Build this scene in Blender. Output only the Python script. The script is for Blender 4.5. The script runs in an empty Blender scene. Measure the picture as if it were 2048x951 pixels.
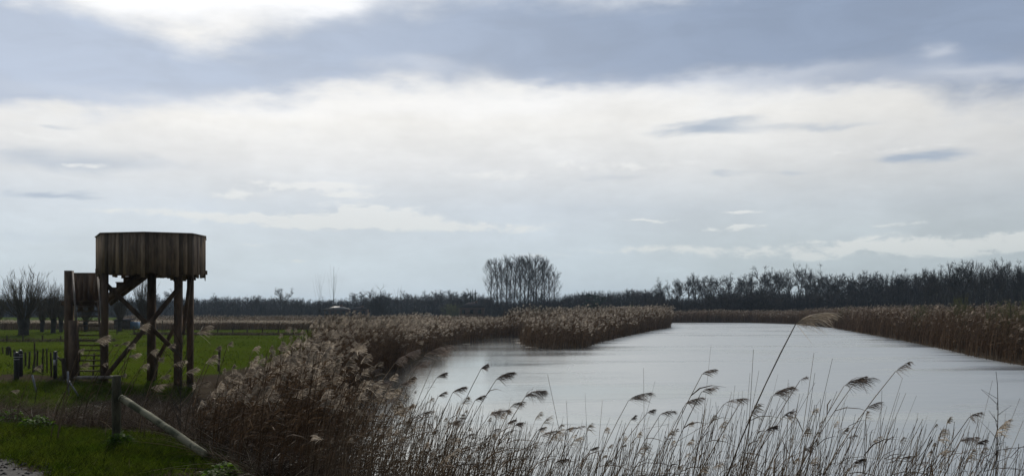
import bpy, math, random
import numpy as np

R = math.radians
random.seed(7)
RNG = np.random.default_rng(11)
SC = bpy.context.scene
COL = SC.collection

# ------------------------------------------------------------------ camera
F_PX, CX, HZ, EYE = 1800.0, 1024.0, 617.0, 3.2      # focal length and horizon in photo pixels, eye above the water
cam_d = bpy.data.cameras.new("camera")
cam_d.sensor_width = 36.0
cam_d.lens = 36.0 * F_PX / 2048.0
cam_d.shift_y = (HZ - 475.5) / 2048.0
cam_d.clip_start, cam_d.clip_end = 0.05, 6000.0
cam = bpy.data.objects.new("camera", cam_d)
COL.objects.link(cam)
cam.location = (0, 0, EYE)
cam.rotation_euler = (R(90), 0, 0)
SC.camera = cam

# ------------------------------------------------------------------ render settings, exposure
SC.render.engine = "CYCLES"
SC.cycles.max_bounces = 6
SC.cycles.diffuse_bounces = 3
SC.cycles.glossy_bounces = 3
SC.cycles.transmission_bounces = 4
SC.cycles.transparent_max_bounces = 8
SC.cycles.volume_bounces = 0
SC.cycles.sample_clamp_indirect = 6.0
SC.cycles.use_denoising = True
SC.cycles.denoiser = 'OPENIMAGEDENOISE'
SC.cycles.denoising_input_passes = 'RGB_ALBEDO_NORMAL'
SC.cycles.denoising_prefilter = 'ACCURATE'
SC.view_settings.view_transform = "Standard"
SC.view_settings.look = "None"
SC.view_settings.exposure = 0.0
SC.view_settings.gamma = 1.0
SC.view_settings.use_curve_mapping = False

# ------------------------------------------------------------------ sun and sky
SUN_AZ, SUN_EL = -20.0, 31.0                          # degrees, azimuth from +Y towards +X
sun_d = bpy.data.lights.new("sun", "SUN")
sun_d.energy = 2.7
sun_d.angle = R(2.0)
sun_d.color = (1.0, 0.94, 0.85)
sun = bpy.data.objects.new("sun", sun_d)
COL.objects.link(sun)
sun.rotation_euler = (R(90 - SUN_EL), 0, R(180 - SUN_AZ))
sun.location = (-40, 100, 80)


class NT:
    """small helper for building node trees"""
    def __init__(self, tree):
        self.t = tree
        self.n = tree.nodes
        self.l = tree.links

    def put(self, sock, v):
        if isinstance(v, bpy.types.NodeSocket):
            self.l.new(v, sock)
        elif v is not None:
            sock.default_value = v

    def math(self, op, a, b=None, c=None, clamp=False):
        n = self.n.new("ShaderNodeMath")
        n.operation = op
        n.use_clamp = clamp
        self.put(n.inputs[0], a)
        self.put(n.inputs[1], b)
        self.put(n.inputs[2], c)
        return n.outputs[0]

    def vec(self, op, a, b=None, scale=None):
        n = self.n.new("ShaderNodeVectorMath")
        n.operation = op
        self.put(n.inputs[0], a)
        self.put(n.inputs[1], b)
        if scale is not None:
            self.put(n.inputs["Scale"], scale)
        return n.outputs["Value"] if op in ("DOT_PRODUCT", "LENGTH") else n.outputs["Vector"]

    def mix(self, f, a, b, blend="MIX"):
        n = self.n.new("ShaderNodeMix")
        n.data_type = "RGBA"
        n.blend_type = blend
        self.put(n.inputs[0], f)
        for s, v in ((n.inputs[6], a), (n.inputs[7], b)):
            if isinstance(v, tuple) and len(v) == 3:
                v = (*v, 1.0)
            self.put(s, v)
        return n.outputs[2]

    def noise(self, v, scale, detail=4.0, rough=0.5, dist=0.0, lac=2.0):
        n = self.n.new("ShaderNodeTexNoise")
        self.put(n.inputs["Vector"], v)
        n.inputs["Scale"].default_value = scale
        n.inputs["Detail"].default_value = detail
        n.inputs["Roughness"].default_value = rough
        n.inputs["Lacunarity"].default_value = lac
        n.inputs["Distortion"].default_value = dist
        return n.outputs["Fac"]

    def mapr(self, v, a, b, c=0.0, d=1.0, smooth=True):
        n = self.n.new("ShaderNodeMapRange")
        n.interpolation_type = "SMOOTHSTEP" if smooth else "LINEAR"
        n.clamp = True
        self.put(n.inputs[0], v)
        for i, x in enumerate((a, b, c, d)):
            self.put(n.inputs[i + 1], x)
        return n.outputs[0]

    def ramp(self, v, stops):
        n = self.n.new("ShaderNodeValToRGB")
        e = n.color_ramp.elements
        while len(e) < len(stops):
            e.new(0.5)
        for el, (p, c) in zip(e, stops):
            el.position = p
            el.color = (*c, 1.0)
        self.put(n.inputs[0], v)
        return n.outputs[0]

    def comb(self, x, y, z=0.0):
        n = self.n.new("ShaderNodeCombineXYZ")
        for i, v in enumerate((x, y, z)):
            self.put(n.inputs[i], v)
        return n.outputs[0]

    def sep(self, v):
        n = self.n.new("ShaderNodeSeparateXYZ")
        self.put(n.inputs[0], v)
        return n.outputs


def srgb(r, g, b):
    f = lambda c: (c / 255 / 12.92) if c <= 10 else ((c / 255 + 0.055) / 1.055) ** 2.4
    return (f(r), f(g), f(b))


def build_world():
    w = bpy.data.worlds.new("World")
    SC.world = w
    w.use_nodes = True
    t = NT(w.node_tree)
    t.n.clear()
    out = t.n.new("ShaderNodeOutputWorld")
    bg = t.n.new("ShaderNodeBackground")
    STR = 0.1
    bg.inputs["Strength"].default_value = STR
    t.l.new(bg.outputs[0], out.inputs[0])
    sky = t.n.new("ShaderNodeTexSky")
    sky.sky_type = "NISHITA"
    sky.sun_disc = False
    sky.sun_elevation = R(SUN_EL)
    sky.sun_rotation = R(SUN_AZ)
    sky.air_density, sky.dust_density, sky.ozone_density = 1.0, 1.5, 1.0
    tc = t.n.new("ShaderNodeTexCoord")
    d = t.vec("NORMALIZE", tc.outputs["Generated"])
    x, y, z = t.sep(d)[:3]
    az = t.math("MULTIPLY", t.math("ARCTAN2", x, y), 57.2958)
    el = t.math("MULTIPLY", t.math("ARCSINE", z), 57.2958)
    p = t.comb(az, el)
    # large soft warp and fine wisps, in degrees of sky; elevation stretched so that low clouds lie flat
    q = t.comb(t.math("MULTIPLY", az, 0.36), el)
    n1 = t.noise(q, 0.30, 5, 0.55)
    n2 = t.noise(t.vec("ADD", q, (31.7, 12.1, 3.0)), 0.26, 5, 0.55)
    n3 = t.noise(t.vec("ADD", q, (7.7, 52.1, 9.0)), 0.85, 7, 0.62, 0.4)
    n4 = t.noise(t.vec("ADD", t.comb(t.math("MULTIPLY", az, 0.30), el), (70.7, 5.1, 4.0)), 0.55, 6, 0.55, 0.6)
    n5 = t.noise(t.vec('ADD', t.comb(t.math('MULTIPLY', az, 0.5), el), (17.7, 25.1, 6.0)), 1.7, 6, 0.62, 0.3)
    wob = t.comb(t.math("MULTIPLY", t.math("SUBTRACT", n2, 0.5), 9.0), t.math("MULTIPLY", t.math("SUBTRACT", n1, 0.5), 3.6))
    pw = t.vec("ADD", p, wob)
    wob2 = t.comb(t.math("MULTIPLY", t.math("SUBTRACT", n3, 0.5), 5.0), t.math("MULTIPLY", t.math("SUBTRACT", n4, 0.5), 1.6))
    ps = t.vec("ADD", p, wob2)

    def blobs(src, lst):
        tot = None
        for (px, py, rx, ry, amp) in lst:
            a = math.degrees(math.atan((px - CX) / F_PX))
            e = math.degrees(math.atan((HZ - py) / F_PX * math.cos(R(a))))
            k = math.degrees(1 / F_PX)
            v = t.vec("SUBTRACT", src, (a, e, 0))
            v = t.vec("MULTIPLY", v, (1 / (rx * k), 1 / (ry * k), 0))
            g = t.math("MULTIPLY", t.math("POWER", 2.718, t.math("MULTIPLY", t.vec("DOT_PRODUCT", v, v), -1.0)), amp)
            tot = g if tot is None else t.math("ADD", tot, g)
        return tot

    dark = blobs(pw, [(1290, 5, 200, 35, .55), (730, 25, 100, 40, .6), 
        (-60, 70, 230, 85, 1.05), (20, 150, 240, 36, .5), (90, 75, 200, 42, .55), (430, 95, 200, 26, .38), (610, 70, 110, 34, .4), (790, 55, 200, 45, .45), (1000, 25, 160, 40, .55), (-300, 0, 300, 90, .8), (180, 150, 270, 38, .85), (430, 150, 240, 34, .72), (680, 110, 180, 50, .9), (640, 150, 200, 30, .5),
        (950, 90, 260, 50, .75), (1170, 115, 280, 58, .95), (1080, 160, 170, 26, .5), (1430, 95, 260, 60, .9),
        (1700, 70, 330, 75, 1.15), (2050, 60, 260, 80, 1.1), (1740, 145, 130, 30, .75), (1250, 60, 300, 26, .35), (2150, 20, 300, 80, 1.0),
        (60, 185, 240, 20, .5), (1900, -60, 500, 60, .8), (900, -70, 260, 50, .5), (2500, 60, 400, 110, 1.0), (-500, 80, 400, 110, .8)])
    small = blobs(ps, [
        (1400, 258, 95, 17, .75), (1640, 247, 120, 11, .5), (1470, 235, 60, 10, .45), (1835, 317, 90, 11, .8), (1440, 348, 50, 7, .42), (1570, 346, 60, 7, .42),
        (115, 384, 75, 9, .55), (150, 320, 240, 22, .5), (110, 252, 50, 7, .4), (1980, 245, 150, 16, .2), (800, 265, 120, 12, .0),
        (560, 372, 120, 16, .25), (60, 470, 200, 14, .25), (1230, 352, 90, 7, .3), (1190, 410, 300, 16, .2)])
    light = blobs(ps, [
        (610, 370, 140, 11, .62), (690, 394, 80, 9, .5), (740, 428, 110, 15, .72), (590, 442, 180, 15, .62), (480, 388, 60, 8, .4), (330, 425, 190, 9, .35), (900, 450, 240, 14, .5), (1480, 429, 60, 4, .62),
        (1455, 453, 75, 5, .62), (1300, 437, 75, 4, .4), (1330, 500, 90, 12, .35), (1600, 505, 220, 14, .42), (1900, 490, 220, 15, .5), (2080, 470, 120, 14, .6),
        (1810, 455, 70, 8, .3), (190, 327, 90, 7, .3), (90, 225, 150, 7, .25), (80, 278, 160, 7, .3), (575, 524, 40, 5, .45), (1000, 350, 170, 16, .3), (1090, 500, 130, 9, .3),
        (1260, 330, 200, 14, .3), (1780, 300, 160, 7, .3), (500, 485, 160, 7, .25)])
    bright = blobs(pw, [
        (400, -12, 200, 40, .95), (290, -10, 110, 36, .7), (600, -14, 110, 32, .7), (850, 128, 90, 22, .3), (1330, 180, 900, 42, .22), (1000, 210, 420, 34, .28),
        (1950, 150, 190, 22, .3), (350, 205, 450, 22, .25), (1840, 98, 40, 20, .35), (330, -230, 420, 120, 1.3), (1490, 150, 190, 22, .3)])
    # thin veil over everything: pale blue near the horizon, near white in the middle of the picture, greyer behind the camera
    u = t.mapr(el, -4.0, 30.0, 0.0, 1.0, smooth=False)
    veil = t.ramp(u, [(0.0, srgb(172, 190, 204)), (.12, srgb(184, 200, 212)), (.20, srgb(195, 209, 219)), (.30, srgb(205, 214, 223)), (.38, srgb(225, 227, 229)), (.46, srgb(242, 241, 238)), (.58, srgb(247, 246, 243)), (.78, srgb(200, 210, 224)), (1.0, srgb(168, 182, 204))])
    # scattering forward: brighter towards the sun, darker behind
    sd = (math.sin(R(SUN_AZ)) * math.cos(R(SUN_EL)), math.cos(R(SUN_AZ)) * math.cos(R(SUN_EL)), math.sin(R(SUN_EL)))
    cs = t.vec("DOT_PRODUCT", d, sd)
    back = t.mapr(cs, -0.2, 0.86, 0.17, 1.0)
    veil = t.vec("SCALE", veil, scale=back)
    veil = t.mix(t.math('MULTIPLY', t.mapr(az, 0.0, 18.0), t.mapr(el, 14.0, 2.0)), veil, t.vec('MULTIPLY', veil, (.95, .935, .90)))
    patch = t.mapr(n1, 0.32, 0.72, 0.94, 1.05)
    veil = t.vec("SCALE", veil, scale=patch)
    veil = t.vec('SCALE', veil, scale=t.math('ADD', t.math('MULTIPLY', n3, .13), t.math('ADD', t.math('MULTIPLY', n5, .10), .885)))
    base = t.mix(0.96, t.vec("SCALE", sky.outputs[0], scale=STR), veil)
    # dark cloud masses with soft torn edges
    dsum = t.math("ADD", dark, t.math("MULTIPLY", t.math("SUBTRACT", n3, 0.5), 0.30))
    dsum = t.math("ADD", dsum, t.math("MULTIPLY", t.math("SUBTRACT", n4, 0.5), 0.35))
    n6 = t.noise(t.vec('ADD', t.comb(t.math('MULTIPLY', az, 0.45), el), (90.3, 3.1, 1.0)), 0.42, 5, 0.55, 0.3)
    dsum = t.math('ADD', dsum, t.math('MULTIPLY', t.math('SUBTRACT', n6, 0.52), 1.1))
    dm = t.mapr(dsum, 0.06, 1.25)
    dcol = t.mix(t.mapr(az, -26.0, 22.0), srgb(184, 196, 215), srgb(139, 155, 180))
    dcol = t.vec("SCALE", dcol, scale=t.mapr(n4, 0.3, 0.7, 1.07, 0.95))
    c = t.mix(t.math("MULTIPLY", dm, 0.95), base, dcol)
    sm = t.mapr(t.math("ADD", small, t.math("MULTIPLY", t.math("SUBTRACT", n3, 0.5), 0.25)), 0.10, 0.85)
    c = t.mix(t.math("MULTIPLY", sm, 0.8), c, srgb(158, 174, 194))
    env = t.math("MULTIPLY", light, 2.4, clamp=True)
    tex = t.math("ADD", t.math("MULTIPLY", t.math("SUBTRACT", n3, 0.5), 0.8), t.math("MULTIPLY", t.math("SUBTRACT", n5, 0.5), 1.3))
    lsum = t.math("ADD", light, t.math("MULTIPLY", tex, env))
    lband = t.mapr(el, 0.5, 4.0)
    lm = t.math("MULTIPLY", t.mapr(lsum, 0.16, 0.54), lband)
    lcol = t.mix(t.mapr(el, 2.0, 9.0), srgb(218, 222, 220), srgb(240, 241, 240))
    c = t.mix(t.math("MULTIPLY", lm, t.mapr(cs, 0.2, 0.7, 0.1, 0.75)), c, lcol)
    c = t.mix(t.math("MULTIPLY", t.mapr(t.math("ADD", bright, t.math("MULTIPLY", t.math("SUBTRACT", n4, 0.5), 0.30)), 0.0, 1.15), 1.0), c, (1.02, 1.03, 1.05))
    glow = t.math("POWER", t.math("MAXIMUM", cs, 0.0), 150.0)
    c = t.vec("ADD", c, t.vec("SCALE", t.comb(4.0, 3.9, 3.6), scale=t.math("MULTIPLY", glow, t.mapr(el, 15.0, 22.0))))
    # below the horizon: dull land colour
    c = t.mix(t.mapr(el, -6.0, -1.5, 1.0, 0.0), c, (0.10, 0.11, 0.09))
    t.put(bg.inputs["Color"], t.vec("SCALE", c, scale=1 / STR))
    w.cycles.sampling_method = "MANUAL"
    w.cycles.sample_map_resolution = 512


build_world()


# ------------------------------------------------------------------ materials
def mat(name, c1, c2=None, scale=3.0, stretch=(1, 1, 1), rough=0.85, trans=0.0, tint=0.5, bump=0.0, spec=0.2, detail=4, tcol=None, lo=.35, hi=.65):
    m = bpy.data.materials.new(name)
    m.use_nodes = True
    t = NT(m.node_tree)
    t.n.clear()
    out = t.n.new("ShaderNodeOutputMaterial")
    g = t.n.new("ShaderNodeNewGeometry")
    v = t.vec("MULTIPLY", g.outputs["Position"], stretch)
    nz = t.noise(v, scale, detail, 0.6)
    col = t.mix(t.mapr(nz, lo, hi), c1, c2 if c2 else c1)
    if tint:
        a = t.n.new("ShaderNodeAttribute")
        a.attribute_name = "tint"
        col = t.vec("SCALE", col, scale=t.math("ADD", t.math("MULTIPLY", a.outputs["Fac"], 2 * tint), 1.0 - tint))
    b = t.n.new("ShaderNodeBsdfPrincipled")
    t.put(b.inputs["Base Color"], col)
    b.inputs["Roughness"].default_value = rough
    b.inputs["Specular IOR Level"].default_value = spec
    if bump:
        bn = t.n.new("ShaderNodeBump")
        bn.inputs["Strength"].default_value = bump
        bn.inputs["Distance"].default_value = 0.02
        t.put(bn.inputs["Height"], nz)
        t.l.new(bn.outputs[0], b.inputs["Normal"])
    sh = b.outputs[0]
    if trans:
        tr = t.n.new("ShaderNodeBsdfTranslucent")
        t.put(tr.inputs["Color"], t.vec("MULTIPLY", col, tcol) if tcol else col)
        mx = t.n.new("ShaderNodeMixShader")
        mx.inputs[0].default_value = trans
        t.l.new(sh, mx.inputs[1])
        t.l.new(tr.outputs[0], mx.inputs[2])
        sh = mx.outputs[0]
    t.l.new(sh, out.inputs[0])
    return m


MT = dict(
    board=mat("weathered_board", (.29, .215, .145), (.15, .112, .080), 5, (1, 1, .22), .8, tint=.6, bump=.3),
    timber=mat("rough_timber", (.20, .138, .090), (.10, .072, .052), 5, (1, 1, .25), .85, tint=.3, bump=.3),
    grey_timber=mat("silvered_timber", (.30, .27, .23), (.19, .165, .14), 6, (1, 1, .25), .8, tint=.3, bump=.3),
    post=mat("mossy_post", (.16, .15, .10), (.055, .058, .038), 9, (1, 1, .3), .9, tint=.2, bump=.5),
    rail=mat("pale_rail", (.25, .235, .155), (.075, .082, .045), 7, (.6, .6, .6), .9, tint=.2, bump=.8, detail=6, lo=.42, hi=.58),
    stake=mat("fence_stake", (.11, .085, .06), (.06, .05, .035), 9, (1, 1, .3), .9, tint=.35, bump=.3),
    black=mat("black_paint", (.012, .012, .016), (.02, .02, .025), 6, rough=.45, spec=.5, tint=0),
    white=mat("white_band", (.6, .6, .62), (.5, .5, .52), 9, rough=.6, tint=0),
    pipe=mat("grey_tube", (.24, .25, .28), (.18, .19, .22), 6, rough=.5, tint=0),
    reed=mat("reed_stem", (.155, .094, .052), (.088, .055, .033), 1.2, rough=.8, tint=.6, spec=.1),
    reed_far=mat("reed_far", (.195, .128, .076), (.12, .078, .048), .25, rough=.85, tint=.6, spec=.05),
    reed_leaf=mat("reed_leaf", (.135, .092, .057), (.080, .054, .034), 1.5, rough=.8, tint=.6, trans=.25, spec=.1),
    plume=mat("reed_plume", (.48, .415, .335), (.28, .238, .19), 3, rough=.9, tint=.45, trans=.5, spec=.05),
    plume_front=mat('reed_plume_front', (.28, .235, .205), (.17, .14, .12), 3, rough=.9, tint=.5, trans=.4, spec=.05),
    reed_front=mat('reed_stem_front', (.235, .178, .118), (.115, .085, .058), 1.2, rough=.8, tint=.55, spec=.1),
    plume_far=mat("reed_plume_far", (.36, .30, .24), (.23, .18, .14), .3, rough=.9, tint=.5, trans=.5, spec=.05),
    weed=mat("dead_weed", (.070, .050, .034), (.17, .135, .10), 2.6, rough=.9, tint=.65, trans=.1, spec=.05),
    grass=mat("grass_blade", (.036, .060, .006), (.060, .076, .012), 1.6, rough=.8, tint=.85, trans=.45, tcol=(1.1, 1.15, .6), spec=.03),
    herb=mat("herb_leaf", (.050, .10, .014), (.075, .125, .02), 2.5, rough=.7, tint=.5, trans=.4, tcol=(1.1, 1.2, .5), spec=.06),
    bark=mat("bark", (.050, .045, .041), (.085, .076, .068), 1.5, rough=.95, tint=.3, spec=.02),
    twig=mat("twig", (.048, .042, .041), (.078, .066, .058), .4, rough=.95, tint=.45, spec=.02),
    willow=mat("willow_twig", (.085, .070, .050), (.12, .095, .062), .4, rough=.95, tint=.4, spec=.02),
    budding=mat("budding_twig", (.10, .115, .045), (.13, .12, .06), .6, rough=.9, tint=.4, trans=.2),
    conifer=mat("conifer_needles", (.018, .034, .020), (.030, .050, .028), .8, rough=.8, tint=.5),
    brick=mat("brick_wall", (.16, .10, .08), (.12, .08, .065), 2, rough=.9, tint=.1),
    pale_wall=mat("pale_wall", (.34, .31, .27), (.27, .25, .22), 1, rough=.9, tint=.1),
    roof_light=mat("pale_metal_roof", (.30, .28, .25), (.20, .19, .17), .5, rough=.65, tint=.1, spec=.2),
    roof_dark=mat("dark_tile_roof", (.05, .046, .048), (.07, .06, .056), 1.5, rough=.95, tint=.1, spec=.0),
    roof_mid=mat("tan_roof", (.26, .215, .17), (.19, .16, .13), 1.5, rough=.5, tint=.1),
    pane=mat("window_pane", (.03, .035, .04), (.05, .055, .06), 2, rough=.08, spec=.6, tint=0),
    tarp=mat("blue_tarp", (.14, .22, .34), (.10, .17, .27), 1, rough=.5, tint=.1),
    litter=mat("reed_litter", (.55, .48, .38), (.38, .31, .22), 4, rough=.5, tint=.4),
    stone=mat('stone', (.12, .11, .10), (.06, .055, .05), 9, rough=.9, tint=.5, spec=.1),
    mud=mat("dark_soil", (.075, .055, .042), (.12, .092, .07), 3, rough=.95, tint=0, bump=.6),
)


# ------------------------------------------------------------------ mesh collector
def unit(v):
    v = np.asarray(v, float)
    return v / np.maximum(np.linalg.norm(v, axis=-1, keepdims=True), 1e-9)


class MB:
    def __init__(self):
        self.V, self.F, self.T, self.n = [], [], [], 0

    def add(self, V, F, tint=0.5):
        V = np.asarray(V, float).reshape(-1, 3)
        F = np.asarray(F, int).reshape(-1, 4)
        self.V.append(V)
        self.F.append(F + self.n)
        self.T.append(np.full(len(V), tint) if np.isscalar(tint) else np.asarray(tint, float).reshape(-1))
        self.n += len(V)
        return self

    def beam(self, p0, p1, w, h, up=(0, 0, 1), tint=None):
        p0, p1 = np.asarray(p0, float), np.asarray(p1, float)
        d = unit(p1 - p0)
        s = np.cross(d, up)
        if np.linalg.norm(s) < 1e-3:
            s = np.cross(d, (0, 1, 0))
        s = unit(s)
        u = np.cross(s, d)
        V = [p + s * a * w / 2 + u * b * h / 2 for p in (p0, p1) for a, b in ((-1, -1), (1, -1), (1, 1), (-1, 1))]
        F = [(0, 1, 2, 3), (7, 6, 5, 4), (0, 4, 5, 1), (1, 5, 6, 2), (2, 6, 7, 3), (3, 7, 4, 0)]
        return self.add(V, F, random.random() if tint is None else tint)

    def box(self, c, s, rz=0.0, tint=0.5):
        c = np.asarray(c, float)
        ca, sa = math.cos(rz), math.sin(rz)
        V = []
        for z in (-1, 1):
            for a, b in ((-1, -1), (1, -1), (1, 1), (-1, 1)):
                x, y = a * s[0] / 2, b * s[1] / 2
                V.append(c + (x * ca - y * sa, x * sa + y * ca, z * s[2] / 2))
        F = [(3, 2, 1, 0), (4, 5, 6, 7), (0, 1, 5, 4), (1, 2, 6, 5), (2, 3, 7, 6), (3, 0, 4, 7)]
        return self.add(V, F, tint)

    def tubes(self, P, Rr, m=3, tint=0.5, caps=False):
        """P (n,k,3) centre lines, Rr (n,k) radii"""
        P = np.asarray(P, float)
        if P.ndim == 2:
            P = P[None]
        n, k, _ = P.shape
        Rr = np.broadcast_to(np.asarray(Rr, float), (n, k))
        T = unit(np.gradient(P, axis=1))
        ref = np.where(np.abs(T[:, :1, 2:3]) > 0.8, np.array([1.0, 0, 0]), np.array([0, 0, 1.0]))
        S = unit(np.cross(T, np.broadcast_to(ref, T.shape)))
        U = np.cross(S, T)
        an = np.arange(m) * 2 * np.pi / m + 0.4
        V = P[:, :, None] + Rr[:, :, None, None] * (S[:, :, None] * np.cos(an)[:, None] + U[:, :, None] * np.sin(an)[:, None])
        idx = np.arange(n * k * m).reshape(n, k, m)
        a, b = idx[:, :-1], idx[:, 1:]
        F = np.stack([a, np.roll(a, -1, 2), np.roll(b, -1, 2), b], -1).reshape(-1, 4)
        tt = np.repeat(np.broadcast_to(tint, (n,)), k * m)
        if caps:
            extra = []
            for i in range(n):
                for row, rev in ((idx[i, 0], True), (idx[i, -1], False)):
                    r = list(row)[::-1] if rev else list(row)
                    for j in range(1, m - 1, 2):
                        extra.append((r[0], r[j], r[min(j + 1, m - 1)], r[min(j + 2, m - 1)]) if j + 2 < m else (r[0], r[j], r[j + 1], r[j + 1]))
            F = np.concatenate([F, np.array(extra, int)])
        return self.add(V, F, tt)

    def ribbons(self, P, W, side, tint=0.5):
        """P (n,k,3), W (n,k) widths, side (n,3)"""
        n, k, _ = P.shape
        W = np.broadcast_to(W, (n, k))
        o = side[:, None] * W[..., None] / 2
        V = np.stack([P - o, P + o], 2)
        idx = np.arange(n * k * 2).reshape(n, k, 2)
        F = np.stack([idx[:, :-1, 0], idx[:, :-1, 1], idx[:, 1:, 1], idx[:, 1:, 0]], -1).reshape(-1, 4)
        return self.add(V, F, np.repeat(np.broadcast_to(tint, (n,)), k * 2))

    def mesh(self, name, material, origin=(0, 0, 0), smooth=False):
        V = np.concatenate(self.V) - np.asarray(origin, float)
        F = np.concatenate(self.F)
        tri = F[:, 2] == F[:, 3]
        me = bpy.data.meshes.new(name)
        cnt = np.where(tri, 3, 4)
        flat = F.reshape(-1)
        keep = np.ones((len(F), 4), bool)
        keep[tri, 3] = False
        flat = flat[keep.reshape(-1)]
        me.vertices.add(len(V))
        me.vertices.foreach_set("co", V.astype(np.float32).reshape(-1))
        me.loops.add(len(flat))
        me.loops.foreach_set("vertex_index", flat.astype(np.int32))
        me.polygons.add(len(F))
        st = np.concatenate([[0], np.cumsum(cnt)[:-1]])
        me.polygons.foreach_set("loop_start", st.astype(np.int32))
        me.polygons.foreach_set("loop_total", cnt.astype(np.int32))
        if smooth:
            me.polygons.foreach_set("use_smooth", np.ones(len(F), bool))
        at = me.attributes.new("tint", "FLOAT", "POINT")
        at.data.foreach_set("value", np.concatenate(self.T).astype(np.float32))
        me.materials.append(material)
        me.update(calc_edges=True)
        return me

    def build(self, name, material, parent=None, origin=None, smooth=False):
        if origin is None:
            origin = tuple(parent.matrix_basis.translation) if parent is not None and parent.parent is None else (0, 0, 0)
            if parent is not None and parent.parent is not None:
                origin = tuple(parent.parent.matrix_basis.translation)
        me = self.mesh(name, material, origin, smooth)
        o = bpy.data.objects.new(name, me)
        COL.objects.link(o)
        if parent is not None:
            o.parent = parent
        else:
            o.location = origin
        return o


def tag(o, label=None, cat=None, group=None, kind=None):
    if label:
        o["label"] = label
    if cat:
        o["category"] = cat
    if group:
        o["group"] = group
    if kind:
        o["kind"] = kind
    return o


def thing(name, loc, label, cat, group=None):
    o = bpy.data.objects.new(name, None)
    o.empty_display_size = 0.2
    COL.objects.link(o)
    o.location = loc
    return tag(o, label, cat, group)


def dup(root, loc, rz=0.0, s=(1, 1, 1), label=None, group=None):
    r = root.copy()
    COL.objects.link(r)
    r.location, r.rotation_euler, r.scale = loc, (0, 0, rz), s
    tag(r, label, None, group)
    for ch in root.children:
        c = ch.copy()
        COL.objects.link(c)
        c.parent = r
        for g in ch.children:
            e = g.copy()
            COL.objects.link(e)
            e.parent = c
    return r


def at(px, py, Y):
    return np.array([(px - CX) / F_PX * Y, Y, EYE - (py - HZ) / F_PX * Y])


def ax(px, Y):
    return (px - CX) / F_PX * Y


# ------------------------------------------------------------------ terrain
RIVER = np.array([
    (80, -2), (30, 6.0), (11, 7.6), (6, 8.4), (2.5, 9.2), (0.2, 10.8), (-2.2, 13.5), (-3.6, 17.5), (-4.9, 22), (-6.0, 28), (-6.3, 36), (-6.0, 46), (-5.6, 62), (-5.6, 77),
    (-3.0, 92), (-.2, 103), (1.0, 99), (1.1, 91), (.9, 85), (1.5, 75), (3.4, 71), (5.9, 73), (8.0, 84), (11, 96), (19.6, 128), (26.4, 151), (32, 186), (36, 207), (54, 205), (59, 187),
    (54, 152), (49, 131), (40, 93), (33.7, 69.5), (30.6, 59), (28.7, 50.5), (28.5, 40), (32, 25), (40, 13), (80, 8)], float)


def river_sd(x, y):
    """signed distance to the river's edge, positive on land"""
    p = np.stack([x, y], -1).reshape(-1, 2)
    out = np.empty(len(p))
    A, B = RIVER, np.roll(RIVER, -1, 0)
    for s in range(0, len(p), 40000):
        q = p[s:s + 40000]
        ab = B - A
        tt = np.clip(((q[:, None] - A) * ab).sum(-1) / (ab * ab).sum(-1), 0, 1)
        dd = np.linalg.norm(q[:, None] - (A + tt[..., None] * ab), axis=-1).min(1)
        c = ((A[:, 1] > q[:, None, 1]) != (B[:, 1] > q[:, None, 1])) & (q[:, None, 0] < (B[:, 0] - A[:, 0]) * (q[:, None, 1] - A[:, 1]) / (B[:, 1] - A[:, 1] + 1e-12) + A[:, 0])
        out[s:s + 40000] = np.where(c.sum(1) % 2 == 1, -dd, dd)
    return out.reshape(np.shape(x))


def smooth01(v):
    v = np.clip(v, 0, 1)
    return v * v * (3 - 2 * v)


def crest(x):
    return np.interp(x, [-60, -12, -8, -5.6, -3.6, -2.6, -1.5, 0, 3, 10, 60], [24, 15.5, 13.8, 13.0, 11.0, 9.0, 7.2, 5.0, 3.6, 3.0, 0])


def height(x, y):
    x, y = np.asarray(x, float), np.asarray(y, float)
    d = river_sd(x, y)
    z = np.where(d < 0, np.clip(d * 0.5, -0.7, 0), np.interp(d, [0, .5, 1.5, 5, 11, 60], [0, .10, .2, .38, .72, .75]))
    z = z + 0.05 * np.sin(x * .23 + 1.3) * np.sin(y * .19) * smooth01((d - 2) / 10)
    z = np.where(d > 0, z - .55 * smooth01((y - 100) / 30) * smooth01((d - 2) / 8) * smooth01((36 - x) / 6), z)
    k = smooth01((y - crest(x)) / 5.0)
    dike = 1.32 + 0.02 * np.sin(x * 1.7) * np.sin(y * 1.3)
    return np.where(d > 0, z * k + dike * (1 - k), z)


def hz(x, y):
    return float(height(np.array([x]), np.array([y]))[0])


def mesh_noise(x, y, s, seed):
    r = np.random.default_rng(seed)
    out = 0
    for k in range(5):
        a = r.uniform(0, 6.28, 3)
        f = s * 1.7 ** k
        out = out + np.sin(x * f * math.cos(a[0]) + y * f * math.sin(a[0]) + a[1]) * np.sin(-x * f * math.sin(a[0]) + y * f * math.cos(a[0]) + a[2]) / 1.4 ** k
    return out / 2.2


def y0_mask(x, y):
    return 1.0 - .85 * smooth01((-2.0 - x) / 2) * smooth01((crest(x) + 1.0 - y) / 1.5)


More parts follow.
